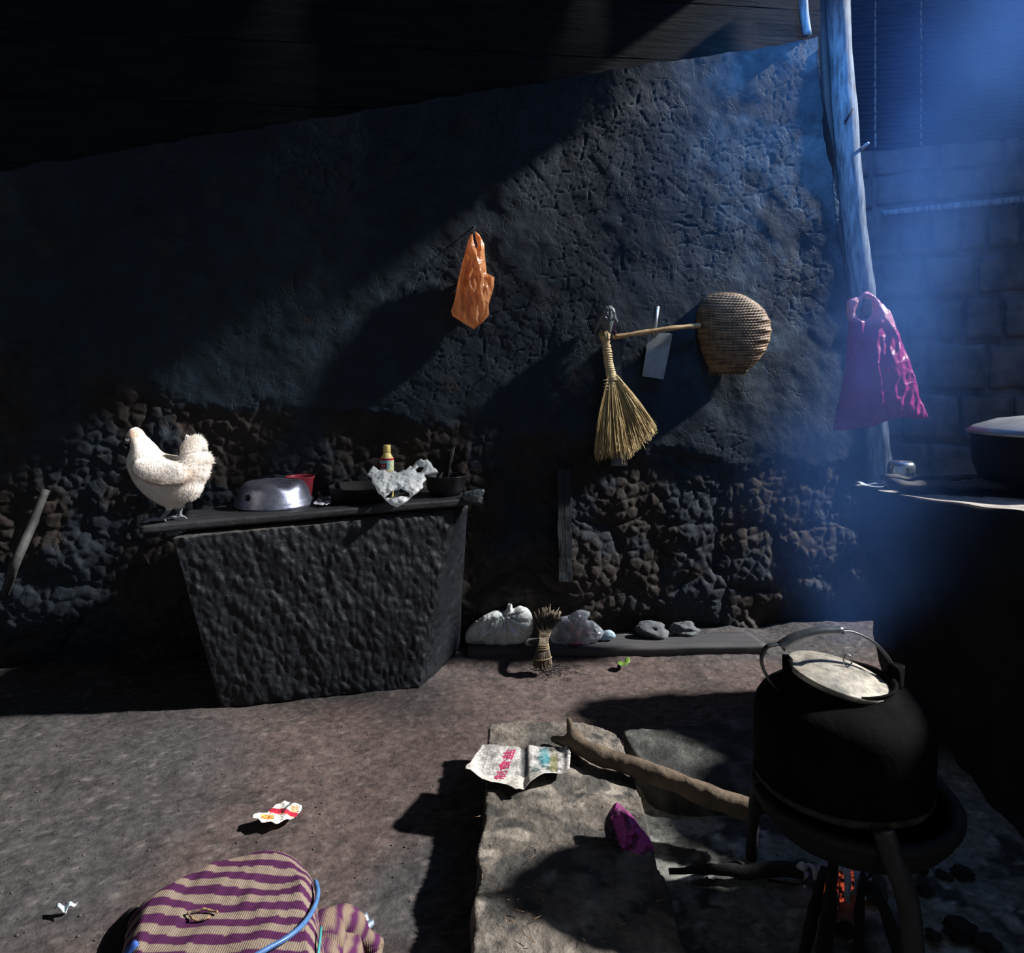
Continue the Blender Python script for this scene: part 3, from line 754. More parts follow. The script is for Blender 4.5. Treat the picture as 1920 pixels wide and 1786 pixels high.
obj('label', mesh('label', V, Fc, M_attr, col=C), r)

def text_mesh(s, size, fn, material, name, parent, bold=0):
    cu = bpy.data.curves.new('t', 'FONT'); cu.body = s; cu.size = size; cu.offset = bold; cu.resolution_u = 3
    cu.align_x = 'CENTER'; cu.align_y = 'CENTER'
    o = bpy.data.objects.new('t', cu); COL.objects.link(o); bpy.context.view_layer.update()
    me = bpy.data.meshes.new_from_object(o.evaluated_get(bpy.context.evaluated_depsgraph_get()))
    bpy.data.objects.remove(o)
    bm = bmesh.new(); bm.from_mesh(me); bmesh.ops.triangulate(bm, faces=bm.faces)
    for _ in range(2):
        lg = [e for e in bm.edges if e.calc_length() > size*.18]
        if lg: bmesh.ops.subdivide_edges(bm, edges=lg, cuts=1); bmesh.ops.triangulate(bm, faces=bm.faces)
    for v in bm.verts: v.co = fn(v.co.x, v.co.y)
    bm.to_mesh(me); bm.free(); me.materials.clear(); me.materials.append(material)
    return obj(name, me, parent)
M_white_ink = mat('white_ink', (.9, .85, .85), (.85, .8, .8), 10)
text_mesh('nts', .017, lambda x, y: c+Vector((math.cos(-math.pi/2-.38+x/(13*k))*13.1*k, math.sin(-math.pi/2-.38+x/(13*k))*13.1*k, hz(871.5)+y)), M_white_ink, 'lettering', r)
# white plastic bag on the board
M_film_white = mat('white_film', (.93, .96, .98), (.84, .89, .92), 14, .35, transl=.42, spec=.5, crease=20, alpha=.93)
ol = [(685, 893), (688, 884), (693, 877), (700, 881), (706, 885), (716, 884), (724, 888), (734, 885), (742, 889), (750, 885), (757, 884), (764, 877), (769, 879), (774, 870), (784, 864), (790, 867), (797, 865), (804, 872), (809, 880), (814, 882), (821, 889), (809, 890), (800, 892), (794, 893), (799, 900), (793, 906), (795, 912), (786, 920), (778, 925), (770, 933), (760, 939), (750, 945), (738, 940), (728, 932), (721, 925), (712, 920), (706, 911), (698, 905), (694, 897)]
hole = [(727, 928), (738, 918), (755, 914), (770, 920), (772, 926), (755, 925), (740, 928)]
v, f_, _, _ = bag(ol, 2.93, 2, .55, .010, 34, 4, holes=[hole, [(776, 884), (783, 879), (792, 880), (786, 888), (779, 889)]], smoothed=False, back=.3, yoff=lambda x, y: -.0006*(y-900)*(-1 if y > 900 else -1) if False else (.15*(1-sst(868, 938, y))-.07))
tag(obj('plastic_bag', mesh('bag', v, f_, M_film_white)), 'crumpled white plastic carrier bag draped over the planks in front of the bottle', 'bag')

# ------------------------------------------------------------------ hen
def hen():
    Y = 2.675; k = Y/F
    ol = [(236, 823), (240, 812), (245, 804), (255, 800), (264, 805), (270, 816), (278, 824), (288, 834), (294, 846), (306, 851), (322, 855), (338, 856), (343, 850), (342, 840), (346, 830), (354, 822),
          (366, 819), (378, 826), (386, 838), (383, 848), (391, 856), (394, 866), (389, 878), (387, 892), (378, 903), (377, 916), (366, 930), (350, 937), (340, 944), (331, 951), (319, 950), (308, 944), (292, 936), (272, 920),
          (256, 900), (245, 878), (241, 862), (245, 850), (249, 838), (244, 830)]
    V2, Fc, bm_, H = tri2d(sm2(ol, 3), 2.5)
    front = []; back = []
    for (px, py), h in zip(V2, H):
        p = P(px, py, Y); t = h*k*.86
        t = min(t, .095)
        # wing bulge
        rx_ = math.hypot((px-318-.0)/50, (py-878-(px-318)*.16)/21); wing = .016*float(sst(1.12, .86, rx_))+.006*float(sst(1.12, 1.0, rx_))
        front.append(p+Vector((0, -t-wing*(h > 0), 0))); back.append(p+Vector((0, t+wing*(h > 0), 0)))
    n = len(V2); VV = list(front); mp = {}
    for i in range(n):
        if bm_[i]: mp[i] = i
        else: mp[i] = len(VV); VV.append(back[i])
    FF = list(Fc)+[(mp[f[2]], mp[f[1]], mp[f[0]]) for f in Fc]
    parts = [(VV, FF)]
    z = BP(.05, .06, .028).z
    def leg(hx, hy, ax, ay, dy, toes):
        hip = P(hx, hy, Y+dy); ank = P(ax, ay, Y+dy); ank.z = z+.012
        knee = hip.lerp(ank, .5)+Vector((.004, 0, 0))
        parts.append(tube(smooth_path([hip+Vector((0, 0, .03)), hip, knee, ank], 4), [.013]*5+[.010]*3+[.007]*3+[.006, .007], 10))
        for tx, ty in toes:
            e = Vector((ank.x+tx, ank.y+ty, z+.004)); mid = ank.lerp(e, .5)+Vector((0, 0, .006))
            parts.append(tube(smooth_path([ank, mid, e], 4), [.006]*4+[.005]*3+[.0035, .002], 8))
    leg(318, 951, 300, 972, -.022, [(-.062, -.012), (-.055, .016), (-.045, -.034), (.022, .004)])
    leg(337, 945, 335, 968, .022, [(-.055, -.02), (-.05, .012), (-.03, .03), (.03, .004)])
    beak = P(241, 823, Y)
    parts.append(tube([beak+Vector((.012, 0, .002)), beak, beak+Vector((-.016, 0, -.001)), P(231, 828, Y)], [.012, .009, .005, .001], 8))
    v, f = join(*parts)
    me = mesh('hen', v, f, M_attr)
    o = bpy.data.objects.new('tmp', me); COL.objects.link(o)
    md = o.modifiers.new('r', 'REMESH'); md.mode = 'VOXEL'; md.voxel_size = .0032; md.adaptivity = 0
    ms = o.modifiers.new('s', 'SMOOTH'); ms.iterations = 3; ms.factor = .5
    bpy.context.view_layer.update()
    ev = bpy.data.meshes.new_from_object(o.evaluated_get(bpy.context.evaluated_depsgraph_get())); bpy.data.objects.remove(o)
    root_loc = Vector((P(320, 970, Y).x, Y, z))
    C = []
    for vt in ev.vertices:
        p = vt.co; px = 960+p.x*F/p.y; py = HZ+(EYE-p.z)*F/p.y
        px = 960+p.x/k; py = HZ+(EYE-p.z)/k
        nn = noise.noise(p*30)*.5+noise.noise(p*80)*.3
        c1 = Vector((.88, .84, .80)); 
        warm = Vector((.74, .52, .40))
        hd = math.exp(-((px-258)**2+(py-811)**2)/14**2)
        c_ = c1.lerp(warm, min(1, .9*hd+max(0, nn*.25)+.30*math.exp(-((px-312)/24)**2-((py-893)/6)**2)))
        fc = math.exp(-(((px-245)/9)**2+((py-827)/10)**2)**2)
        c_ = c_.lerp(Vector((.018, .02, .028)), min(1, fc*1.4))
        if py > 953 or (py > 948 and p.z < z+.03): c_ = Vector((.22, .24, .28))*(1+nn*.5)
        tan = math.exp(-((math.hypot((px-318)/50, (py-878-(px-318)*.16)/21)-1.08)/.10)**2)*(1 if py > 872 else .3)
        if fc < .2 and py < 948: c_ = c_.lerp(Vector((.50, .38, .28)), .55*tan)
        if px < 239 and py < 832: c_ = Vector((.03, .032, .04))
        C.append(tuple(c_))
    ca = ev.color_attributes.new('Col', 'FLOAT_COLOR', 'POINT'); a = np.ones((len(C), 4), np.float32); a[:, :3] = C; ca.data.foreach_set('color', a.ravel())
    ev.materials.clear(); ev.materials.append(mat('hen_plumage', (1, 1, 1), attr=True, rough=.9, bump=.5, bscale=80, bdist=.003, sheen=.3))
    ev.polygons.foreach_set('use_smooth', [True]*len(ev.polygons))
    polys = [(Vector(p_.center), Vector(p_.normal), C[p_.vertices[0]]) for p_ in ev.polygons]
    hb = obj('white_hen', ev, loc=root_loc)
    tag(hb, 'fluffy white hen with a dark face walking along the plank on the trough', 'hen')
    # feathers: soft barbs standing off the body
    rnd = random.Random(4); V = []; Fc = []; CC = []
    def barb(p, n, L, wd, flow, colr, droop=.3):
        s = flow.cross(n)
        if s.length < 1e-4: return
        s.normalize(); b0 = len(V)
        a = p-n*.002; m = p+n*L*.16+flow*L*.5; e = p+n*L*.16+flow*L
        V.extend([a-s*wd, a+s*wd, m+s*wd*.8, m-s*wd*.8, e])
        Fc.extend([(b0, b0+1, b0+2, b0+3), (b0+3, b0+2, b0+4)]); CC.extend([colr]*5)
    for _ in range(24000):
        p, n, colr = rnd.choice(polys)
        px = 960+p.x/k; py = HZ+(EYE-p.z)/k
        if py > 948 or px < 240: continue
        if sum(colr) < 1.2 or (((px-243)/13)**2+((py-826)/13)**2 < 1): continue
        head = math.exp(-(((px-262)/26)**2+((py-825)/26)**2))
        tail = 1 if (px > 340 and py < 870) else 0
        flow = Vector((.9, 0, -.45))
        if tail: flow = Vector((.35, 0, .8)) if py < 850 else Vector((.95, 0, .15))
        elif py > 905: flow = Vector((.45, 0, -.9))
        elif px < 285: flow = Vector((.35, 0, -.9))
        flow = (flow+Vector((rnd.uniform(-.4, .4), rnd.uniform(-.3, .3), rnd.uniform(-.4, .4))))
        flow = (flow-n*flow.dot(n)*.7).normalized()
        L = (.009+.009*rnd.random())*(1-.6*head)*(1.35 if tail else 1)
        barb(p, n, L*.85, .0005+.0007*rnd.random(), flow, tuple(min(.92, x*rnd.uniform(.99, 1.06)) for x in colr))
    obj('feathers', mesh('feathers', V, Fc, mat('feather_barbs', (1, 1, 1), attr=True, rough=.9, transl=.5), smooth=False, col=CC), hb)
    # tail plumes
    V = []; Fc = []
    for i in range(26):
        t = i/25; a = math.radians(112-86*t+rnd.uniform(-5, 5)); ln = .050*(1-.55*t)*rnd.uniform(.85, 1.12)
        b = P(350+26*t+rnd.uniform(-3, 3), 834+12*t, Y+rnd.uniform(-.024, .016))
        d = Vector((math.cos(a), rnd.uniform(-.2, .2), math.sin(a))).normalized()
        curl = Vector((.30, 0, -.30))
        pts = [b+d*ln*s+curl*ln*s*s*.6 for s in (0, .3, .6, .85, 1)]
        s_ = Vector((0, 1, 0)).cross(d).normalized()
        n0 = len(V)
        for q, w_ in zip(pts, (.003, .0055, .0065, .0045, .0012)): V.extend([q-s_*w_+Vector((0, .002, 0)), q-Vector((0, .002, 0)), q+s_*w_+Vector((0, .002, 0))])
        for j in range(4):
            for m_ in (0, 1): a_ = n0+j*3+m_; Fc.append((a_, a_+1, a_+4, a_+3))
    obj('tail_plume', mesh('tail', V, Fc, mat('white_plume', (.92, .92, .92), (.84, .84, .86), 30, .8, transl=.4)), hb)
    # bare dark face with wattle, beak, eyes
    def blob(cx, cy, rx, rz, ry, n=20):
        c_ = P(cx, cy, Y); V_ = []; F_ = []
        for j in range(n+1):
            th = math.pi*j/n
            for i in range(n*2):
                a = math.pi*i/n
                q = Vector((rx*math.sin(th)*math.cos(a), ry*math.sin(th)*math.sin(a), rz*math.cos(th))); q *= 1+.10*noise.noise(q*160)
                V_.append(c_+q)
        for j in range(n):
            for i in range(n*2): a = j*2*n+i; b = j*2*n+(i+1) % (2*n); F_.append((a, b, b+2*n, a+2*n))
        return V_, F_
    parts = [blob(246.5, 826, .0185, .0205, .050), blob(247, 839, .0115, .018, .044)]
    v, f = join(*parts)
    obj('face', mesh('face', v, f, mat('dark_skin', (.016, .018, .024), (.008, .009, .012), 60, .5)), hb)
    v, f = tube([P(240, 823, Y), P(235, 824, Y), P(230, 828, Y)], [.0075, .0055, .001], 10, squash=(.8, 1))
    obj('beak', mesh('beak', v, f, mat('grey_beak', (.07, .075, .085), (.04, .043, .05), 60, .45)), hb)
    for s in (-1, 1):
        e = P(248.5, 822.5, Y)+Vector((0, s*.0475, 0))
        v, f = lathe([(.0001, -.0035), (.0028, -.002), (.0035, 0), (.0028, .002), (.0001, .0035)], e, 12)
        obj('eye', mesh('eye', v, f, mat('bird_eye', (.25, .22, .14), (.02, .02, .02), 300, .1, spec=.8)), hb)
hen()

# stick leaning at left
pts = smooth_path([PZ(-8, 1175, 0)+Vector((0, 0, 0)), PW(20, 1080, .17), PW(55, 995, .11), PW(86, 918, .05)], 6)
v, f_ = tube(pts, [.017+.003*noise.noise(p*9) for p in pts], 10)
v = [Vector(q)+noise.noise_vector(Vector(q)*20)*.002 for q in v]
tag(obj('leaning_stick', mesh('stick', v, f_, mat('grey_stick', (.05, .052, .052), (.024, .025, .026), 20, .7, bump=.5))), 'thin grey stick leaning against the rough wall at the left edge', 'stick')
# upright timber set in the wall
v, f_ = join(*[prism_box([PW(a, 1090, o_), PW(b, 1090, o_), PW(b, 1090, -.06), PW(a, 1090, -.06), PW(a-3, 880, o_), PW(b-3, 880, o_), PW(b-3, 880, -.06), PW(a-3, 880, -.06)], nu=3, nv=2, nw=24, rough=.004, rs=12) for a, b, o_ in ((1048, 1060, .045), (1061, 1073, .035))])
tag(obj('embedded_timber', mesh('timber', v, f_, mat('bluish_timber', (.026, .033, .042), (.015, .019, .025), 12, .7, bump=.6, stretch=(4, 4, .6)), smooth=False)), 'narrow upright double timber set into the rough lower wall', 'timber')

# ------------------------------------------------------------------ hanging things
# orange bag on nail
Yo = PW(888, 520, .055).y
r = thing('orange_bag', 'thin translucent orange plastic bag hanging from a wall nail', 'bag', PW(886, 615, .055))
M_or = mat('orange_film', (.95, .50, .24), (.70, .30, .12), 9, .2, transl=.45, spec=.8, crease=17, alpha=.80, stretch=(1.5, 1.5, .7))
ol = [(885, 434), (889, 452), (893, 466), (896, 460), (892, 446), (890, 432), (899, 440), (908, 457), (909, 480), (912, 505), (913, 512), (922, 517), (927, 520), (926, 538), (921, 555), (916, 572), (917, 590), (904, 606), (889, 617), (872, 607), (848, 592), (846, 582), (853, 560), (859, 525), (868, 488), (878, 450)]
v, f_, _, _ = bag(ol, Yo, 2, .52, .016, 20, 9, smoothed=False, stretch=(1.6, 1, .6))
obj('bag_film', mesh('film', v, f_, M_or), r)
v, f_ = tube([PW(890, 422, .0), PW(888, 432, .05), PW(889, 440, .07)], .0025, 6)
tag(obj('wall_nail', mesh('nail', v, f_, M_black_iron)), 'bent thin nail in the wall holding up the orange bag', 'nail')

# basket scoop with handle
def basket():
    ol = [(1304, 612), (1303, 596), (1309, 575), (1320, 560), (1336, 552), (1358, 549), (1385, 551), (1408, 562), (1428, 578), (1440, 600), (1443, 622), (1438, 645), (1430, 662), (1416, 680), (1402, 692), (1394, 702), (1370, 699), (1350, 699), (1334, 696), (1325, 684), (1316, 664), (1309, 640)]
    Y = PW(1372, 620, .02).y; k = Y/F
    V2, Fc, bm_, H = tri2d(sm2(ol, 3), 1.35)
    def prof(px, py, h): return h*k*.62
    A = []; B = []; C = []
    for (px, py), h in zip(V2, H):
        p = P(px, py, Y); t = prof(px, py, h)
        bend = .18*(py-620)+.0016*(px-1372)**2*.0
        row = (py+.0014*(px-1372)**2+2.0*noise.noise(Vector((px*.03, py*.03, 7))))/5.0; colm = px/6.5
        weave = math.sin(row*math.pi*2+.9*noise.noise(Vector((px*.02, 3, 0))))*.0026+math.sin(colm*math.pi*2+math.floor(row)*math.pi)*.0009
        ribs = .011*max(0, math.sin((py-560)/9.2*math.pi))*float(sst(1400, 1436, px))*float(sst(560, 600, py))*float(sst(690, 660, py))
        e = min(1, h/6)
        A.append(p+Vector((0, -t-(weave+ribs)*e-.004, 0))); B.append(p+Vector((0, -t*.93+.004, 0)))
        n = noise.noise(Vector((px*.03, py*.25, 1)))*.5+noise.noise(Vector((px*.25, py*.05, 5)))*.35
        dk = .42+.85*n+.16*noise.noise(Vector((px*.5, py*.5, 3)))+.12*float(sst(1390, 1430, px)); dk = max(.12, dk)
        C.append((.37*dk+.03, .25*dk+.02, .15*dk+.015))
    n = len(V2); VV = A+B; FF = list(Fc)+[(f[2]+n, f[1]+n, f[0]+n) for f in Fc]; cnt = set()
    for f in Fc:
        for a, b in ((f[0], f[1]), (f[1], f[2]), (f[2], f[0])): cnt.add((a, b))
    for a, b in cnt:
        if (b, a) not in cnt: FF.append((b, a, a+n, b+n))
    r = thing('woven_scoop', 'round woven bamboo scoop basket with a long pole handle hanging on the wall', 'basket', P(1372, 702, Y))
    obj('woven_bowl', mesh('weave', VV, FF, mat('woven_bamboo', (1, 1, 1), attr=True, rough=.55), col=C+C), r)
    pts = smooth_path([PW(1150, 632, .05), PW(1200, 624, .055), PW(1260, 615, .06), PW(1312, 610, .05)], 8)
    v, f_ = tube(pts, [.0105+.0012*math.sin(i*.9) for i in range(len(pts))], 12)
    obj('handle', mesh('handle', v, f_, M_bamboo), r)
    # rim cane and frayed ends
    o2 = sm2(ol, 3); rim = [P(a, b, Y-.002) for a, b in o2 if b < 700]
    pp = [tube(rim[:], .0045, 6)]
    v, f_ = join(*pp); obj('rim', mesh('rim', v, f_, mat('dark_cane', (.12, .09, .06), (.07, .05, .035), 20)), r)
    pp = []
    for i in range(46):
        a = random.uniform(1328, 1398); y0 = 694+random.uniform(-3, 4)
        pp.append(tube([P(a, y0, Y-.012), P(a+random.uniform(-3, 3), y0+random.uniform(5, 12), Y-.015-random.uniform(0, .015))], [.0012, .0005], 4))
    v, f_ = join(*pp); obj('frayed_ends', mesh('fray', v, f_, M_bamboo), r)
basket()

# chopper / scraper
r = thing('metal_spatula', 'flat rectangular steel scraper blade with a tube handle behind the pole', 'scraper', PW(1230, 711, .03))
def plate(pts, off, th, name, m, parent, tilt=None):
    A = [PW(a, b, off) for a, b in pts]; B = [PW(a, b, off-th) for a, b in pts]; n = len(pts)
    me = mesh(name, A+B, [tuple(range(n))[::-1] if False else tuple(range(n)), tuple(range(2*n-1, n-1, -1))]+[(i, i+n, (i+1) % n+n, (i+1) % n) for i in range(n)], m, smooth=False)
    return obj(name, me, parent) if parent else obj(name, me)
M_blade = mat('grey_blade', (.34, .38, .40), (.22, .25, .27), 9, .42, metal=.3, bump=.1, bscale=30, speck=(40, .68, (.12, .12, .12)))
plate([(1204, 705), (1244, 711), (1261, 627), (1256, 624), (1236, 624), (1228, 634), (1220, 626), (1216, 628)], .032, .003, 'blade', M_blade, r)
v, f_ = tube([PW(1226, 632, .036), PW(1228, 610, .037), PW(1232, 574, .04)], [.008, .011, .012], 12)
obj('handle', mesh('handle', v, f_, M_steel), r)
o = plate([(1146, 873), (1177, 873), (1177, 800), (1168, 715), (1160, 640), (1147, 640)], .018, .004, 'metal_strip', mat('dark_blade', (.085, .10, .12), (.05, .06, .07), 9, .45, metal=.6), None)
tag(o, 'long dark flat metal strip hanging behind the straw broom', 'strip')

# broom
def broom():
    r = thing('straw_broom', 'pale straw hand broom with a bound neck and flared bristles on the wall', 'broom', PW(1175, 862, .06))
    rnd = random.Random(11); parts = []
    neck = [(1138, 645), (1141, 670), (1145, 695), (1149, 712)]
    for i in range(520):
        t = (i+rnd.random())/520
        u = rnd.uniform(-1, 1)
        ex = 1115+t*118+rnd.uniform(-2, 2)
        ey = 858-4*math.sin(t*3.1)-max(0, t-.55)*118+rnd.uniform(-12, 8)
        if rnd.random() < .03: ex += rnd.uniform(-6, 8); ey += 10
        sx = 1140+t*18; sy = 706+rnd.uniform(-3, 3)
        offe = .045+.05*rnd.random()*math.sin(t*math.pi)+.01
        mx = sx+(ex-sx)*.5+(t-.5)*6+rnd.uniform(-2.5, 2.5); my = sy+(ey-sy)*.5
        pts = smooth_path([PW(sx, sy, .045+.02*u), PW(mx, my, .05+.025*u), PW(ex, ey, offe+.012*u)], 3)
        parts.append(tube(pts, [.0013]*3+[.0011]*2+[.0009, .0005], 4, caps=False))
    v, f_ = join(*parts); obj('bristles', mesh('bristles', v, f_, M_straw), r)
    # bound neck
    pts = smooth_path([PW(1134, 628, .045), PW(1137, 645, .045), PW(1140, 672, .045), PW(1144, 695, .045), PW(1148, 712, .045)], 8)
    n = len(pts); rad = []
    for i in range(n):
        t = i/(n-1); rad.append((.026 if t < .1 else .021)+.010*max(0, t-.6)**1+(.003*math.sin(i*2.2)))
    v, f_ = tube(pts, rad, 20, squash=(.85, .85)); v = [Vector(q)+noise.noise_vector(Vector(q)*60)*.0015 for q in v]
    obj('neck_bundle', mesh('neck', v, f_, M_straw_tie), r)
    # cord wraps
    parts = []
    path = smooth_path([PW(1137, 646, .045), PW(1140, 672, .045), PW(1144, 695, .045), PW(1149, 712, .045)], 8)
    N = 340; turns = 17; pts = []
    for i in range(N):
        t = i/(N-1); f = t*(len(path)-1); a = int(min(f, len(path)-2)); p = path[a].lerp(path[a+1], f-a); an = t*turns*2*math.pi
        R_ = .0195+.010*max(0, t-.6)+.001*math.sin(t*90); pts.append(p+Vector((math.cos(an)*R_, math.sin(an)*R_*.95, .002*math.sin(an+1))))
    parts.append(tube(pts, .0026, 6))
    for cx, cy in ((1136, 722), (1147, 722)):
        for j in range(4):
            c_ = PW(cx+j*.5, cy-8+j*6, .055); pts = [c_+Vector((math.cos(a)*.012, math.sin(a)*.012, .001*a)) for a in np.linspace(0, 2*math.pi, 14)]
            parts.append(tube(pts, .0024, 5))
    v, f_ = join(*parts); obj('cord_binding', mesh('cord', v, f_, mat('pale_twine', (.85, .72, .48), (.6, .48, .28), 50)), r)
    # cut stubs at top
    parts = []
    for i in range(26):
        a = rnd.uniform(0, 6.28); q = rnd.random()**.5*.022; b = PW(1136, 640, .045)+Vector((math.cos(a)*q*.8, math.sin(a)*q*.8, 0)); e = PW(1134, 622+rnd.uniform(-3, 4), .045)+Vector((math.cos(a)*q*1.2, math.sin(a)*q*1.2, 0))
        parts.append(tube([b, e], [.0045, .005], 7))
    v, f_ = join(*parts); obj('stalk_ends', mesh('stalks', v, f_, M_straw), r)
    ol = [(1133, 624), (1127, 610), (1120, 620), (1114, 628), (1113, 618), (1120, 600), (1127, 584), (1135, 574), (1145, 572), (1153, 578), (1155, 590), (1159, 602), (1156, 607), (1152, 600), (1149, 612), (1146, 624)]
    v, f_, _, _ = bag(ol, PW(1138, 600, .05).y, 1.6, .75, .009, 48, 21, smoothed=False, stretch=(1.5, 1, .7))
    tag(obj('plastic_hood', mesh('hood', v, f_, mat('dark_film', (.22, .24, .24), (.10, .11, .12), 20, .18, spec=.8, c3=(.4, .43, .45), crease=40))), 'dark shiny crumpled plastic bag pulled over the top of the broom', 'bag')
    pts = [PW(1152+3*math.sin(i*1.4), 606+i*3.2, .06) for i in range(8)]
    v, f_ = tube(smooth_path(pts, 3), .002, 5); obj('purple_string', mesh('string', v, f_, mat('purple_yarn', (.12, .02, .10), (.08, .015, .07), 30)), r)
broom()

# magenta sack on the post
def sack():
    Y = 3.20
    r = thing('magenta_sack', 'magenta plastic sack with an open folded top hanging on the wooden post', 'sack', P(1650, 800, Y))
    ol = [(1587, 566), (1594, 560), (1606, 557), (1616, 549), (1626, 546), (1636, 551), (1647, 562), (1664, 580), (1675, 598), (1690, 640), (1707, 690), (1722, 740), (1736, 770), (1742, 784), (1725, 786), (1700, 782), (1670, 786), (1635, 800), (1600, 804), (1562, 808), (1563, 795), (1576, 745), (1585, 690), (1592, 640), (1592, 605), (1587, 585)]
    hole = [(1612, 566), (1622, 556), (1634, 560), (1638, 580), (1628, 598), (1608, 598), (1604, 586)]
    v, f_, V2, _ = bag(ol, Y, 3.2, .42, .022, 9, 6, holes=[hole], smoothed=False, stretch=(1.8, 1, .7))
    C = []
    k = Y/F
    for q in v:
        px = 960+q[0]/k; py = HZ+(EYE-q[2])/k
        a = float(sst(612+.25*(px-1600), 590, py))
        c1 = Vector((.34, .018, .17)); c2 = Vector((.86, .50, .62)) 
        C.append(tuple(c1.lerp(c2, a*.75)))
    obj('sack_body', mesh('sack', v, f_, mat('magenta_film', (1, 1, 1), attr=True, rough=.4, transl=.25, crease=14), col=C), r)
    v, f_ = prism_box([P(1606, 606, Y+.015), P(1640, 606, Y+.015), P(1640, 606, Y+.02), P(1606, 606, Y+.02), P(1620, 550, Y+.03), P(1640, 556, Y+.03), P(1640, 556, Y+.035), P(1620, 550, Y+.035)], nu=4, nv=1, nw=6, rough=.004, rs=20)
    obj('inner_lining', mesh('lining', v, f_, mat('grey_lining', (.14, .14, .18), (.08, .08, .11), 20)), r)
    pts = smooth_path([P(1622, 540, Y+.14), P(1626, 546, Y+.03), P(1630, 556, Y+.02)], 4)
    v, f_ = tube(pts, .003, 6); obj('cord', mesh('cord', v, f_, M_black_iron), r)
sack()

# ------------------------------------------------------------------ plank on the floor with bags
a0, a1 = PZ(876, 1236, 0), PZ(1440, 1225, 0)
b0, b1 = a0+Vector((.0, .13, 0)), a1+Vector((-.03, .17, 0))
hh = .036
v, f_ = prism_box([a0, a1, b1, b0]+[q+Vector((0, 0, hh)) for q in (a0, a1, b1, b0)], nu=50, nv=6, nw=3, rough=.0015, rs=7, rnd=.004)
tag(obj('floor_board', mesh('board', v, f_, mat('grey_board', (.060, .058, .062), (.038, .038, .042), 8, .7, bump=.3, bscale=25, stretch=(.5, 4, 4)))), 'long grey board lying flat on the floor along the foot of the wall', 'board')
def rest_bag(name, ol, Y, zb, label, m, thick, amp, sc, seed, **kw):
    v, f_, _, _ = bag(ol, Y, 2.2, thick, amp, sc, seed, **kw)
    v = [Vector((q[0], q[1], max(q[2], zb))) for q in v]
    return tag(obj(name, mesh(name, v, f_, m)), label, 'bag')
Yb = PZ(930, 1210, hh).y+.03
M_wb = mat('white_bag_film', (.78, .80, .78), (.55, .60, .60), 12, .35, transl=.15, spec=.5, crease=24)
def radial(fcx, fcy, amp, nn):
    def fn(f, px, py, h):
        a = math.atan2(py-fcy, px-fcx); d = math.hypot(px-fcx, py-fcy)
        f.y -= amp*math.sin(a*nn+1.3*math.sin(a*3))*min(1, d/12)*math.exp(-d/55)*min(1, h/5); return f
    return fn
rest_bag('tied_bag', [(872, 1195), (876, 1180), (892, 1164), (912, 1152), (926, 1145), (936, 1146), (944, 1147), (950, 1140), (953, 1131), (960, 1133), (962, 1142), (974, 1136), (990, 1141), (998, 1155), (1000, 1175), (994, 1193), (978, 1204), (955, 1210), (925, 1209), (890, 1208), (875, 1206)],
         Yb+.02, hh, 'full white plastic bag tied with a knot on the left end of the floor board', M_wb, .75, .008, 26, 31, front_fn=radial(948, 1148, .016, 13))
M_cb = mat('clear_bag_film', (.42, .46, .52), (.22, .25, .30), 18, .2, transl=.3, spec=.7, alpha=.72, c3=(.6, .66, .72), crease=26)
r_ = rest_bag('clear_bag', [(1031, 1190), (1036, 1172), (1044, 1160), (1056, 1155), (1066, 1156), (1072, 1150), (1086, 1143), (1104, 1146), (1106, 1152), (1100, 1162), (1112, 1164), (1124, 1174), (1132, 1184), (1126, 1196), (1108, 1206), (1085, 1212), (1055, 1210), (1036, 1206)],
              Yb+.02, hh, 'clear crumpled plastic bag of rubbish with red print beside the straw whisk', M_cb, .7, .012, 30, 37)
V_, F_ = [], []
for i, (a, b, s) in enumerate([(1052, 1190, 9), (1068, 1176, 10), (1082, 1192, 11), (1100, 1186, 9), (1062, 1202, 7), (1044, 1196, 7)]):
    c_ = P(a, b, Yb+.03); rr = s*Yb/F
    q, g = lathe([(.0001, -rr), (rr*.7, -rr*.7), (rr, 0), (rr*.7, rr*.7), (.0001, rr)], c_, 12, wob=.3, seed=i); q = [Vector((x[0], x[1], max(x[2], hh+.002))) for x in q]
    V_, F_ = join((V_, F_), (q, g))
o2 = mesh('contents', V_, F_, mat('peelings', (.50, .22, .14), (.30, .10, .10), 25)); obj('contents', o2, r_)
for a, b, s in ((1078, 1196, 8), (1100, 1192, 7), (1050, 1207, 6)):
    pass
v, f_, _ = sheet([(1068, 1206), (1082, 1199), (1093, 1198), (1098, 1204), (1085, 1212), (1070, 1213)], hh+.001, 3, lambda x, y: .004)
obj('red_print', mesh('print', v, f_, mat('crimson_print', (.25, .01, .07), (.15, .01, .05), 30)), r_)
rest_bag('clear_bag', [(1124, 1192), (1130, 1184), (1142, 1180), (1152, 1186), (1154, 1194), (1142, 1199), (1126, 1200)], Yb+.03, hh, 'small pale bluish plastic bag at the right of the clear rubbish bag', mat('bluish_film', (.45, .58, .68), (.3, .4, .48), 20, .25, transl=.3), .7, .005, 50, 41)
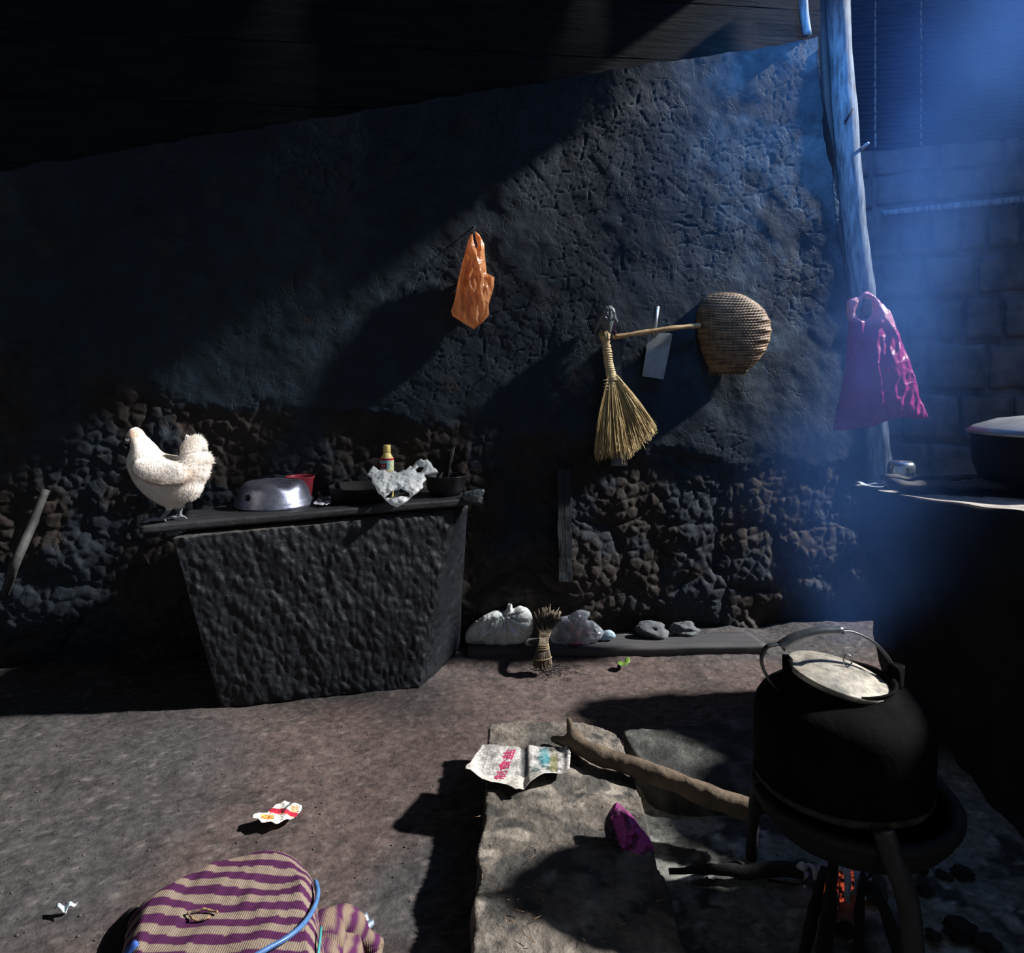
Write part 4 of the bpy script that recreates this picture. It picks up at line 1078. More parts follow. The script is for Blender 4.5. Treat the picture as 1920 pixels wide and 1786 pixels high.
# straw whisk
def whisk():
    base = PZ(1018, 1252, 0)
    r = thing('straw_whisk', 'worn dark straw whisk bundle leaning over the floor board between two bags', 'whisk', base)
    A = PZ(1017, 1250, .02); T = PZ(1026, 1215, hh); B_ = P(1034, 1146, T.y+.12)
    path = smooth_path([A, P(1018, 1215, A.y+.01), P(1022, 1185, A.y+.08), B_], 6); rnd = random.Random(2); parts = []
    Rr = lambda t: .029+.010*math.cos(t*6.28)+.012*max(0, t-.7)*3
    for i in range(330):
        an = rnd.uniform(0, 6.28); q = rnd.random()**.5; tw = rnd.uniform(-.8, .8); pts = []
        t0 = rnd.uniform(0, .12); t1 = rnd.uniform(.75, 1)
        for j in range(8):
            t = t0+(t1-t0)*j/7; f = t*(len(path)-1); a = int(min(f, len(path)-2)); p = path[a].lerp(path[a+1], f-a); aa = an+tw*t
            pts.append(p+Vector((math.cos(aa), math.sin(aa)*.7, .15*math.sin(aa)))*Rr(t)*q)
        if rnd.random() < .3: pts[-1] += Vector((rnd.uniform(-.03, .03), rnd.uniform(-.02, .02), rnd.uniform(0, .03)))
        parts.append(tube(pts, .0017, 4, caps=False))
    v, f_ = join(*parts); obj('bristles', mesh('whisk', v, f_, mat('old_straw', (.17, .13, .09), (.06, .05, .04), 30, .7)), r)
    parts = []
    for t in (.33, .37, .41, .62, .65, .16):
        f = t*(len(path)-1); a = int(f); p = path[a].lerp(path[a+1], f-a)
        parts.append(tube([p+Vector((math.cos(x)*Rr(t)*1.03, math.sin(x)*Rr(t)*.75, .3*math.cos(x)*Rr(t)*.4)) for x in np.linspace(0, 6.28, 20)], .0026, 5))
    v, f_ = join(*parts); obj('binding', mesh('binding', v, f_, mat('straw_tie_old', (.28, .22, .13), (.15, .12, .07), 30)), r)
whisk()
# bristle clippings, leaf
parts = []
for i in range(150):
    p = PZ(random.gauss(1045, 22), 1252+random.gauss(0, 6), .006+random.random()*.008); a = random.uniform(0, 6.28); l = random.uniform(.01, .03)
    parts.append(tube([p, p+Vector((math.cos(a)*l, math.sin(a)*l, random.uniform(0, .006)))], .0012, 4))
v, f_ = join(*parts)
tag(obj('straw_clippings', mesh('clippings', v, f_, mat('black_straw', (.03, .03, .03), (.015, .015, .015), 30))), 'dark loose straw clippings scattered at the foot of the whisk', 'clippings', kind='stuff')
v, f_, _ = sheet([(1155, 1244), (1163, 1240), (1171, 1241), (1172, 1234), (1180, 1234), (1182, 1243), (1174, 1248), (1160, 1248)], .008, 2, lambda x, y: .003*math.sin(x*.3)+.003)
tag(obj('green_leaf', mesh('leaf', v, f_, mat('leaf_green', (.13, .22, .04), (.07, .14, .025), 40, .5))), 'small torn green leaf lying on the floor in front of the board', 'leaf')
# stones at wall foot
for i, (px, py, s, lab) in enumerate([(1225, 1180, 30, 'flat grey stone sticking out of the wall foot behind the board, left of two'), (1285, 1178, 24, 'rough pale stone at the wall foot behind the board, right of two')]):
    c_ = PW(px, py, .06); rr = s*c_.y/F
    bm = bmesh.new(); bmesh.ops.create_icosphere(bm, subdivisions=4, radius=1)
    for vt in bm.verts:
        q = vt.co.copy(); d = 1+.45*noise.noise(q*1.3+Vector((i*7, 0, 0)))+.12*noise.noise(q*4); vt.co = c_+Vector((q.x*rr*d, q.y*rr*.8*d, q.z*rr*.5*d))
    me = bpy.data.meshes.new('stone'); bm.to_mesh(me); bm.free(); me.materials.append(mat('grey_stone', (.11, .12, .13), (.06, .065, .075), 12, .8, bump=.7, bscale=40)); me.polygons.foreach_set('use_smooth', [True]*len(me.polygons))
    tag(obj('wall_stone', me), lab, 'stone')

# ------------------------------------------------------------------ slabs
def slab(name, pts_px, ztop, thick, label, seed, colz, amp=.008, step=5):
    poly = []
    for px, py in pts_px: p = PZ(px, py, ztop); poly.append((p.x*1000, p.y*1000))
    poly = [(a, b) for a, b in sm2(poly, 3)]
    V2, Fc, bm_, H = tri2d(poly, step*1.6)
    V2 = V2/1000; top = []; Cc = []
    for (x, y), h in zip(V2, H):
        e = min(1, h/22)
        d = amp*(noise.noise(Vector((x*5, y*5, seed)))+.6*noise.noise(Vector((x*16, y*16, seed)))+.35*noise.noise(Vector((x*45, y*45, seed))))
        top.append(Vector((x, y, ztop+d-.016*(1-e)**2)))
    n = len(top); V = list(top); 
    # boundary loop order
    nxt = {}
    S = set()
    for f in Fc:
        for a, b in ((f[0], f[1]), (f[1], f[2]), (f[2], f[0])): S.add((a, b))
    for a, b in S:
        if (b, a) not in S: nxt[a] = b
    s = next(iter(nxt)); loop = [s]
    while nxt[loop[-1]] != s and len(loop) < len(nxt)+2: loop.append(nxt[loop[-1]])
    FF = list(Fc); prev = loop; m = len(loop); cx = V2[:, 0].mean(); cy = V2[:, 1].mean()
    for j in range(1, 7):
        cur = []
        for i in loop:
            p = top[i].copy(); p.z = ztop-.016-(thick)*j/6; q = noise.noise_vector(p*12)*.010
            cur.append(len(V)); V.append(p+Vector((q.x, q.y, 0)))
        for i in range(m): FF.append((prev[i], cur[i], cur[(i+1) % m], prev[(i+1) % m]))
        prev = cur
    A = np.array([tuple(v) for v in V]); x, y = A[:, 0], A[:, 1]
    base, dark, pale = [np.array(c_) for c_ in colz]
    t = sst(.35, .65, fbm(x*5+seed, y*5, 51))[:, None]; c_ = base*(.7+.3*t)
    k1 = sst(.48, .62, fbm(x*9+seed, y*9, 52))[:, None]*.75; c_ = c_*(1-k1)+dark*k1
    k1 = sst(.60, .70, fbm(x*26+seed, y*26, 54))[:, None]*.8; c_ = c_*(1-k1)+dark*k1
    k1 = sst(.60, .72, fbm(x*14+seed+5, y*14, 53))[:, None]*.7; c_ = c_*(1-k1)+pale*k1
    me = mesh(name, V, FF, mat('slab_stone', (1, 1, 1), attr=True, grain=13, rough=.75, bump=1.0, bscale=26, bdist=.018, spec=.35), col=c_)
    return tag(obj(name, me), label, 'slab')
SLZ = .10
slab('stone_slab', [(915, 1368), (925, 1355), (1000, 1352), (1090, 1352), (1140, 1362), (1165, 1385), (1185, 1440), (1205, 1500), (1222, 1570), (1232, 1620), (1255, 1660), (1266, 1710), (1272, 1750), (1290, 1785), (1305, 1850), (1330, 1950), (1290, 2100), (860, 2100), (870, 1960), (878, 1840), (886, 1740), (885, 1690), (900, 1640), (892, 1600), (906, 1540), (908, 1500), (912, 1430)],
     SLZ, .12, 'long rough grey stone slab running away from the camera, paper on it', 3, ((.19, .165, .138), (.040, .040, .040), (.34, .30, .25)), amp=.010, step=4)
slab('stone_slab', [(1168, 1378), (1180, 1366), (1260, 1362), (1330, 1350), (1430, 1340), (1530, 1335), (1610, 1345), (1620, 1400), (1600, 1440), (1480, 1470), (1340, 1480), (1230, 1462), (1195, 1420)],
     .065, .09, 'broad dark stone slab behind the log, beside the kettle', 9, ((.085, .089, .080), (.025, .026, .026), (.14, .145, .13)), amp=.006)

# dirt crumbs and straws on slab
parts = []
rnd = random.Random(5)
for i in range(70):
    p = PZ(rnd.uniform(900, 1230), rnd.uniform(1500, 1770), SLZ+.012); a = rnd.uniform(0, 6.28); l = rnd.uniform(.004, .022)
    parts.append(tube([p, p+Vector((math.cos(a)*l, math.sin(a)*l, rnd.uniform(0, .004)))], [.0012, .0006], 4))
v, f_ = join(*parts)
tag(obj('straw_bits', mesh('bits', v, f_, mat('tan_bits', (.35, .22, .12), (.12, .08, .05), 60))), 'tiny tan straw bits and crumbs scattered over the long slab', 'debris', kind='stuff')
parts = []
for i in range(420):
    px = rnd.uniform(0, 880) if rnd.random() < .7 else rnd.uniform(1240, 1900); py = 1330+440*rnd.random()**1.2; p = PZ(px, py, 0)
    p.z = float(floor_h(np.array([p.x]), np.array([p.y]))[0])+.001; s = rnd.uniform(.0009, .0034)
    q, g = lathe([(.0001, -s*.6), (s, -.1*s), (s*.7, s*.6), (.0001, s*.8)], p, 6, wob=.6, seed=i); parts.append((q, g))
v, f_ = join(*parts)
tag(obj('dirt_crumbs', mesh('crumbs', v, f_, mat('dirt_crumb', (.12, .10, .09), (.03, .028, .028), 40))), 'small dark dirt crumbs and cinders strewn over the earth floor', 'crumbs', kind='stuff')

# paper carton
def carton():
    ol = [(904, 1401), (918, 1401), (950, 1404), (976, 1406), (988, 1403), (1000, 1404), (1030, 1406), (1063, 1408), (1066, 1406), (1070, 1420), (1069, 1440), (1068, 1456), (1060, 1465), (1044, 1468), (1020, 1473), (1000, 1480), (984, 1486), (967, 1491), (949, 1478), (930, 1477), (904, 1474), (901, 1472), (885, 1468), (872, 1461), (873, 1451), (881, 1445), (893, 1422)]
    zb = SLZ+.012
    def h(px, py):
        v = .016*float(sst(1440, 1478, py))*(.6+.4*math.sin(px*.045))+.012*float(sst(905, 880, px))
        v += .010*math.exp(-((px-1066)/8)**2)-.010*math.exp(-((px-983)/7)**2)+.010+.0035*noise.noise(Vector((px*.05, py*.05, 2)))+.0006*noise.noise(Vector((px*.18, py*.2, 4)))
        v += .010*float(sst(1458, 1470, py))*float(sst(990, 1020, px))
        return max(v, .001)
    v, f_, V2 = sheet(ol, zb, 1.7, h)
    C = []
    for px, py in V2:
        g = float(fbm(np.array(px*.07), np.array(py*.1), 5)); g2 = float(fbm(np.array(px*.25), np.array(py*.3), 6, 3)); c_ = np.array([.50, .48, .46])
        grime = float(sst(.45, .62, g*.6+g2*.4))
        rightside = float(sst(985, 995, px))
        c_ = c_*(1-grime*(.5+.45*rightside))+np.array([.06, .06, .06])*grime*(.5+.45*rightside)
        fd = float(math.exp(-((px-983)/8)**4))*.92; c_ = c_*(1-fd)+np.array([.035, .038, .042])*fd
        te = math.exp(-(((px-1021)/12)**2+((py-1426)/18)**2)**2); te *= .55+.45*g2*1.5
        c_ = c_*(1-te)+np.array([.05, .22, .26])*te
        ol_ = math.exp(-(((px-1038)/8)**2+((py-1440)/26)**2)**2)*.75
        c_ = c_*(1-ol_)+np.array([.20, .19, .06])*ol_
        dk = math.exp(-(((px-1004)/8)**2+((py-1452)/14)**2)**2)*.7
        c_ = c_*(1-dk)+np.array([.05, .10, .10])*dk
        if py > 1462 or px < 895: c_ = c_*.4+np.array([.66, .62, .55])*.6
        C.append(tuple(np.clip(c_, 0, 1)))
    o = tag(obj('salt_carton', mesh('carton', v, f_, M_attr, smooth=True, col=C)), 'flattened dirty white carton with red characters lying on the long slab', 'carton')
    # characters run up the sheet, turned a quarter
    def put(x, y):
        px = 956+(-x*.0)-0; 
        u, w_ = x, y                        # text x runs up the sheet, text y to the left
        bx = 948+u*.34-w_*1.0; by = 1441-u*.93
        q = PZ(bx, by, zb); q.z += h(bx, by)+.0005; return q
    lt = [text_mesh('制食盐', 22, (lambda x, y, dx=dx, dy=dy: put(x+dx, y+dy)), mat('crimson_ink', (.42, .02, .10), (.34, .02, .08), 30), 'red_lettering', o) for dx, dy in ((0, 0), (.5, .35), (-.5, -.35), (.4, -.5), (-.4, .5))]
    bm = bmesh.new()
    for l in lt: bm.from_mesh(l.data)
    bm.to_mesh(lt[0].data); bm.free()
    for l in lt[1:]: bpy.data.objects.remove(l)
    def put2(x, y):
        bx = 918+x*.30-y; by = 1425-x*.95; q = PZ(bx, by, zb); q.z += h(bx, by)+.001; return q
    parts = []
    for i in range(14):
        for bxo, n_ in ((0, 14), (9, 9)):
            if i >= n_: continue
            bx = 916-i*.9+bxo; by = 1412+i*3.2+bxo*1.2; q = PZ(bx, by, zb); q.z += h(bx, by)+.0009; s = .0011
            parts.append(([q+Vector((-s, -s*1.3, 0)), q+Vector((s, -s*1.3, 0)), q+Vector((s, s*1.3, 0)), q+Vector((-s, s*1.3, 0))], [(0, 1, 2, 3)]))
    v, f_ = join(*parts); obj('fine_print', mesh('fine_print', v, f_, mat('grey_ink', (.12, .12, .14), (.1, .1, .1), 30)), o)
carton()

# wrapper
def wrapper():
    ol = [(474, 1537), (479, 1534), (501, 1526), (512, 1516), (518, 1511), (528, 1509), (532, 1508), (538, 1510), (550, 1508), (558, 1510), (566, 1514), (565, 1522), (557, 1532), (545, 1542), (532, 1550), (517, 1556), (508, 1552), (490, 1555), (484, 1549), (480, 1549), (474, 1546)]
    def h(px, py): return .006+.020*float(sst(1535, 1552, py))*(.8+.2*math.sin(px*.09))*.6+.008*float(sst(500, 480, px))+.0015*noise.noise(Vector((px*.15, py*.2, 3)))+.006*math.exp(-((px-535)/8)**2)
    v, f_, V2 = sheet(ol, .004, 1.0, h)
    C = []
    for px, py in V2:
        u = (px-520)*.86+(py-1532)*-.5*1.6; w_ = (px-520)*.45+(py-1532)*1.0
        c_ = np.array([.82, .80, .74])
        band = (py-1530)-(px-530)*.22
        if -8 < band < 1.5 and px > 504: c_ = np.array([.50, .02, .05])
        if 1.5 < band < 4 and px > 504: c_ = np.array([.72, .45, .40])
        if 489 < px < 514 and 1531 < py < 1545 : c_ = np.array([.60, .36, .08]) if noise.noise(Vector((px*.3, py*.3, 1))) > -.15 else np.array([.45, .12, .05])
        if 545 < px < 560 and 1513 < py < 1527: c_ = np.array([.62, .42, .24])
        dk = math.exp(-((px-536-(1522-py)*.8)/3.2)**2)*float(sst(1534, 1526, py))
        c_ = c_*(1-dk)+np.array([.02, .03, .03])*dk
        if 1 < band < 2.5 and noise.noise(Vector((px*.9, 0, 4))) > .1 and px > 524: c_ = np.array([.8, .6, .15])
        if noise.noise(Vector((px*.35, py*.35, 9))) > .38: c_ = c_*.35
        C.append(tuple(c_))
    tag(obj('snack_wrapper', mesh('wrapper', v, f_, M_attr, col=C)), 'torn white snack wrapper with a red stripe lying on the earth floor', 'wrapper')
wrapper()

# purple crumpled paper on slab
def purple():
    c_ = PZ(1180, 1590, SLZ)
    r = thing('crumpled_paper', 'crumpled magenta and black paper ball on the right edge of the long slab', 'paper', c_)
    ol = [(1134, 1560), (1138, 1546), (1146, 1535), (1157, 1526), (1162, 1524), (1176, 1532), (1192, 1544), (1204, 1560), (1218, 1573), (1226, 1588), (1224, 1602), (1212, 1606), (1196, 1600), (1176, 1597), (1162, 1592), (1145, 1580), (1136, 1572)]
    Yp = PZ(1180, 1596, SLZ).y+.02
    v, f_, V2, _ = bag(ol, Yp, 1.8, .62, .026, 30, 17, smoothed=False, stretch=(1, 1, 1))
    v = [Vector((q[0], q[1]+(q[2]-SLZ)*.5, max(q[2], SLZ-.006))) for q in v]
    k = Yp/F; C = []
    for q in v:
        px = 960+q[0]*F/Yp; py = HZ+(EYE-q[2])*F/Yp
        t = float(sst(1152, 1160, px-(py-1560)*.35)); n_ = noise.noise(Vector((px*.06, py*.06, 2)))
        cc = Vector((.035, .015, .03)).lerp(Vector((.55, .08, .38)), t*(.75 if n_ > -.1 else .2))
        C.append(tuple(cc))
    obj('paper_fold', mesh('fold', v, f_, mat('magenta_paper', (1, 1, 1), attr=True, rough=.5, crease=34), smooth=False, col=C), r)
purple()

# log
def log():
    z = .105
    pts = [PZ(1075, 1382, SLZ+.035), PZ(1090, 1400, SLZ+.035), PZ(1130, 1418, SLZ+.033), PZ(1190, 1437, SLZ+.03), PZ(1260, 1463, .12), PZ(1330, 1492, .115), PZ(1420, 1523, .11)]
    path = smooth_path(pts, 9)
    n = len(path); rad = [.024+.006*math.exp(-(i/6)**2)+.004*i/n for i in range(n)]
    v, f_ = tube(path, rad, 20)
    b = smooth_path([PZ(1082, 1392, SLZ+.035), PZ(1072, 1372, SLZ+.05), P(1066, 1345, PZ(1075, 1382, SLZ+.035).y)], 6)
    a2 = smooth_path([PZ(1085, 1398, SLZ+.03), PZ(1060, 1392, SLZ+.028), PZ(1036, 1383, SLZ+.022)], 6)
    v, f_ = join((v, f_), tube(b, [.022-.014*i/(len(b)-1) for i in range(len(b))], 14), tube(a2, [.022-.012*i/(len(a2)-1) for i in range(len(a2))], 14))
    me = mesh('log', v, f_, mat('barked_branch', (.15, .11, .075), (.07, .052, .038), 14, .75, bump=.9, bscale=40, bdist=.005, stretch=(1, 1, 1), speck=(90, .68, (.05, .04, .03))))
    o = bpy.data.objects.new('tmp', me); COL.objects.link(o)
    md = o.modifiers.new('r', 'REMESH'); md.mode = 'VOXEL'; md.voxel_size = .004
    ms = o.modifiers.new('s', 'SMOOTH'); ms.iterations = 4
    bpy.context.view_layer.update()
    ev = bpy.data.meshes.new_from_object(o.evaluated_get(bpy.context.evaluated_depsgraph_get())); bpy.data.objects.remove(o)
    for vt in ev.vertices: vt.co += noise.noise_vector(vt.co*22)*.004+noise.noise_vector(vt.co*70)*.0012
    ev.materials.clear(); ev.materials.append(MATS['barked_branch']); ev.polygons.foreach_set('use_smooth', [True]*len(ev.polygons))
    tag(obj('forked_branch', ev), 'thick brown forked branch lying across the slabs towards the kettle', 'branch')
log()

# ------------------------------------------------------------------ kettle and tripod
KC = Vector(((1578-960)/F*1.6, 1.6, .322))
def kettle():
    r = thing('kettle', 'big soot-black kettle with its lid askew over the fire', 'kettle', KC)
    prof = [(.0, 0), (.15, 0), (.168, .006), (.176, .02), (.179, .05), (.180, .11), (.1795, .148), (.176, .168), (.166, .184), (.148, .197), (.126, .206), (.108, .211), (.104, .218), (.106, .226), (.109, .229), (.105, .231), (.098, .226), (.095, .21), (.0, .20)]
    v, f_ = lathe(prof, KC, 80, wob=.01)
    obj('kettle_body', mesh('kettle', v, f_, M_kettle), r)
    v, f_ = lathe([(.1695, .004), (.178, .014), (.1795, .024), (.1765, .024), (.172, .01)], KC+Vector((0, 0, -.001)), 80, wob=.02)
    obj('base_rim', mesh('rim', v, f_, mat('ashy_rim', (.045, .043, .038), (.003, .003, .003), 40, .9, c3=(.12, .115, .10))), r)
    M = Matrix.Rotation(math.radians(11), 4, 'Y') @ Matrix.Rotation(math.radians(4), 4, 'X')
    lc = KC+Vector((-.008, -.004, .236))
    lp = [(.104, -.010), (.1055, 0), (.102, .002), (.085, .004), (.07, .010), (.04, .016), (0, .018)]
    lp2 = [(.0, -.002), (.098, -.010)]
    v, f_ = lathe(lp2+lp, lc, 72, wob=.006, M=M)
    l = obj('lid', mesh('lid', v, f_, mat('tarnished_lid', (.46, .42, .35), (.15, .15, .14), 13, .5, metal=.3, bump=.3, bscale=40, detail=8, grain=30)), r)
    c0 = lc+M @ Vector((.012, 0, .018))
    pts = [c0+Vector((math.sin(a)*.011+.004*a*.3, 0, .013-math.cos(a)*.013)) for a in np.linspace(0, 6.0, 22)]
    v, f_ = tube(pts, .0016, 8); obj('lid_loop', mesh('loop', v, f_, M_steel), l)
    # lugs and handle
    Y = 1.6
    Lp = smooth_path([P(1474, 1306, Y), P(1455, 1290, Y), P(1433, 1258, Y), P(1428, 1232, Y), P(1438, 1212, Y), P(1458, 1207, Y), P(1470, 1209, Y)], 8)
    v, f_ = tube(Lp, .0062, 12, squash=(1.4, .55)); obj('handle_strap', mesh('strap', v, f_, mat('worn_iron', (.13, .14, .15), (.05, .055, .06), 20, .35, metal=.7)), r)
    Rp = smooth_path([P(1574, 1181, Y), P(1600, 1184, Y+.01), P(1640, 1205, Y+.02), P(1672, 1245, Y+.02), P(1680, 1285, Y+.01), P(1668, 1312, Y)], 8)
    v, f_ = tube(Rp, .0055, 12, squash=(1.4, .55)); obj('handle_strap', mesh('strap', v, f_, MATS['worn_iron']), r)
    Gp = smooth_path([P(1464, 1211, Y), P(1490, 1195, Y), P(1530, 1184, Y), P(1580, 1181, Y)], 8)
    v, f_ = tube(Gp, [.0115-.003*i/(len(Gp)-1) for i in range(len(Gp))], 16); obj('handle_grip', mesh('grip', v, f_, mat('worn_grip', (.22, .24, .27), (.10, .11, .13), 15, .3, metal=.8, bump=.2)), r)
    for sx in (-1, 1):
        v, f_ = box(KC.x+sx*.116-.006, KC.x+sx*.116+.006, Y-.014, Y+.014, KC.z+.19, KC.z+.262-.01*sx, nu=2, nv=3, nw=5, rough=.001)
        obj('handle_lug', mesh('lug', v, f_, M_kettle), r)
    # spout on the far side
    d = Vector((.8, .6, 0)); pts = smooth_path([KC+d*.165+Vector((0, 0, .10)), KC+d*.215+Vector((0, 0, .14)), KC+d*.245+Vector((0, 0, .20))], 6)
    v, f_ = tube(pts, [.03-.014*i/(len(pts)-1) for i in range(len(pts))], 16); obj('spout', mesh('spout', v, f_, M_kettle), r)
kettle()
def tripod():
    c_ = Vector(((1600-960)/F*1.6, 1.6, KC.z-.020)); r = thing('iron_tripod', 'black iron fire ring on legs carrying the kettle', 'tripod', Vector((c_.x, c_.y, 0)))
    v, f_ = lathe([(.180, -.010), (.182, .004), (.190, .010), (.204, .011), (.209, .003), (.207, -.012), (.19, -.015), (.180, -.010)], c_, 72)
    obj('ring', mesh('ring', v, f_, M_black_iron), r)
    v, f_ = lathe([(.198, -.012), (.194, -.034), (.174, -.060), (.14, -.072), (.136, -.070), (.17, -.056), (.187, -.032), (.191, -.012)], c_, 64)
    obj('fire_skirt', mesh('skirt', v, f_, mat('burnt_iron', (.008, .008, .009), (.004, .004, .004), 20, .8)), r)
    foot = PZ(1409, 1607, 0)
    legs = [([P(1426, 1462, 1.62), P(1418, 1490, 1.68), P(1412, 1540, 1.78), foot], .013),
            ([P(1657, 1556, 1.40), P(1672, 1606, 1.385), P(1700, 1680, 1.36), P(1712, 1786, 1.33), Vector((.70, 1.29, -.01))], .019),
            ([c_+Vector((.17, .12, 0)), c_+Vector((.2, .15, -.12)), Vector((c_.x+.26, c_.y+.2, 0))], .013)]
    for pts, rr in legs:
        p = smooth_path(pts, 6); v, f_ = tube(p, rr, 10, squash=(1.1, .8)); obj('leg', mesh('leg', v, f_, mat('rusty_iron', (.028, .025, .027), (.010, .010, .012), 18, .6, bump=.5)), r)
tripod()

# fire: sticks, embers, ash
M_char = mat('charred_wood', (.022, .020, .020), (.010, .010, .010), 24, .8, bump=.9, bscale=50, bdist=.006, c3=(.06, .058, .055))
sticks = [([(1545, 1628, .05), (1530, 1690, .045), (1508, 1786, .03), (1480, 1900, .02)], .016, 'charred stick feeding the fire, leftmost of the sticks under the kettle'),
          ([(1562, 1620, .09), (1556, 1690, .06), (1545, 1786, .045), (1530, 1900, .03)], .021, 'thick charred stick standing out of the embers, second from the left'),
          ([(1618, 1640, .06), (1612, 1700, .05), (1610, 1786, .035), (1600, 1900, .02)], .014, 'thin charred stick in the fire to the right of the red embers'),
          ([(1640, 1668, .055), (1668, 1730, .05), (1690, 1800, .03), (1710, 1900, .02)], .02, 'black burnt stick lying just left of the front tripod leg')]
for pts, rr, lab in sticks:
    p = smooth_path([PZ(a, b, z) for a, b, z in pts], 7); n = len(p)
    v, f_ = tube(p, [.72*rr*(.72+.28*min(1, i/8))*(1+.12*noise.noise(q*20)) for i, q in enumerate(p)], 12)
    v = [Vector(q)+noise.noise_vector(Vector(q)*35)*.003 for q in v]
    tag(obj('firewood_stick', mesh('stick', v, f_, M_char)), lab, 'firewood', 'sticks feeding the fire')
p = smooth_path([PZ(1255, 1634, .015), PZ(1320, 1628, .02), PZ(1400, 1634, .022), PZ(1470, 1628, .024), PZ(1505, 1634, .022)], 7)
v, f_ = tube(p, [.006+.010*min(1, i/14) for i in range(len(p))], 10); v = [Vector(q)+noise.noise_vector(Vector(q)*30)*.004 for q in v]
v2, f2 = tube([PZ(1395, 1622, .03), PZ(1380, 1612, .035)], [.006, .002], 6); v, f_ = join((v, f_), (v2, f2))
tag(obj('firewood_stick', mesh('stick', v, f_, M_char)), 'long black burnt stick lying crosswise on the ash left of the fire', 'firewood')
p = [PZ(1440, 1650, .008), PZ(1498, 1658, .008)]; v, f_ = tube(p, [.003, .002], 6)
tag(obj('burnt_twig', mesh('twig', v, f_, M_char)), 'thin burnt twig on the ash just below the crosswise stick', 'twig')
def lump(name, px, py, z, s, m, label, cat, seed, flat=.7, group=None):
    c_ = PZ(px, py, z); rr = s*c_.y/F
    bm = bmesh.new(); bmesh.ops.create_icosphere(bm, subdivisions=4, radius=1)
    for vt in bm.verts:
        q = vt.co.copy(); d = 1+.5*noise.noise(q*1.4+Vector((seed*3.3, 0, 0)))+.2*noise.noise(q*4+Vector((0, seed, 0))); vt.co = c_+Vector((q.x*rr*d, q.y*rr*d, q.z*rr*flat*d+rr*flat*.3))
    me = bpy.data.meshes.new(name); bm.to_mesh(me); bm.free(); me.materials.append(m)
    return tag(obj(name, me), label, cat, group)
lump('charcoal_lump', 1640, 1668, .02, 22, mat('grey_char', (.07, .07, .07), (.03, .03, .03), 20, .8), 'round grey burnt log end between the embers and the front leg', 'charcoal', 1, 1)
for i, (a, b, s, lab) in enumerate([(1805, 1638, 18, 'black charcoal lump on the ash right of the fire, farthest from camera'), (1770, 1642, 12, 'small black charcoal lump just left of the farthest one on the ash'), (1735, 1672, 14, 'black cinder on the ash close to the right of the front leg'),
                                    (1800, 1745, 26, 'large black cinder on the ash near the bottom edge at right'), (1850, 1770, 22, 'black cinder in the lower right corner of the ash'), (1750, 1755, 14, 'black cinder lying on the ash left of the large one'),
                                    (1585, 1745, 18, 'black charred chunk between the firewood sticks at the bottom'), (1720, 1600, 13, 'black cinder under the right side of the fire ring')]):
    lump('charcoal_lump', a, b, .0, s, M_char, lab, 'charcoal', i+4, .5, 'charcoal lumps on the ash')
M_ash = mat('white_ash', (.60, .64, .68), (.34, .37, .40), 40, .9, bump=.8, bscale=60)
M_ember = mat('glowing_ember', (.10, .03, .02), (.03, .01, .01), 40, .9, emis=(1, .13, .07), estr=.5)
ent = M_ember.node_tree; en = ent.nodes.new('ShaderNodeTexNoise'); en.inputs['Scale'].default_value = 70; en.inputs['Detail'].default_value = 4
er = ent.nodes.new('ShaderNodeValToRGB'); er.color_ramp.elements[0].position = .46; er.color_ramp.elements[0].color = (0, 0, 0, 1); er.color_ramp.elements[1].position = .62; er.color_ramp.elements[1].color = (1, .14, .07, 1)
etc_ = ent.nodes.new('ShaderNodeTexCoord'); ent.links.new(etc_.outputs['Object'], en.inputs['Vector']); ent.links.new(en.outputs['Fac'], er.inputs[0]); ent.links.new(er.outputs[0], ent.nodes['Principled BSDF'].inputs['Emission Color'])
parts = []; pe = []
rnd = random.Random(9)
for i in range(70):
    a = rnd.gauss(1580, 32); b = rnd.gauss(1648, 16); c_ = PZ(a, b, rnd.uniform(.01, .05)); s = rnd.uniform(.004, .013)
    q, g = lathe([(.0001, -s), (s*.8, -s*.4), (s, .2*s), (s*.5, s*.8), (.0001, s)], c_, 8, wob=.8, seed=i)
    (pe if i % 4 == 0 and 1540 < a < 1640 else parts).append((q, g))
for a, b, l, dx in ((1578, 1690, 60, -4), (1590, 1680, 50, 12), (1534, 1668, 26, 0), (1600, 1650, 30, 14), (1640, 1632, 20, 18)):
    p0 = PZ(a, b, .03); p1 = PZ(a+dx, b-l, .05); pe.append(tube(smooth_path([p0, p0.lerp(p1, .5)+Vector((.004, 0, .004)), p1], 3), [.004, .006, .007, .006, .006, .005, .002], 6))
for a, b, l, dx in ((1588, 1690, 80, -8), (1572, 1650, 40, -3), (1600, 1670, 60, 4), (1528, 1650, 30, -8)):
    p0 = PZ(a, b, .035); p1 = PZ(a+dx, b-l, .06); parts.append(tube(smooth_path([p0, p0.lerp(p1, .5)+Vector((.006, 0, .004)), p1], 3), [.003, .006, .008, .008, .007, .006, .003], 6))
v, f_ = join(*parts); tag(obj('ash_flakes', mesh('ash', v, f_, M_ash)), 'pale flaky ash heaped among the sticks under the kettle', 'ash', kind='stuff')
v, f_ = join(*pe); tag(obj('embers', mesh('embers', v, f_, M_ember)), 'dull red glowing embers between the sticks under the kettle', 'embers', kind='stuff')

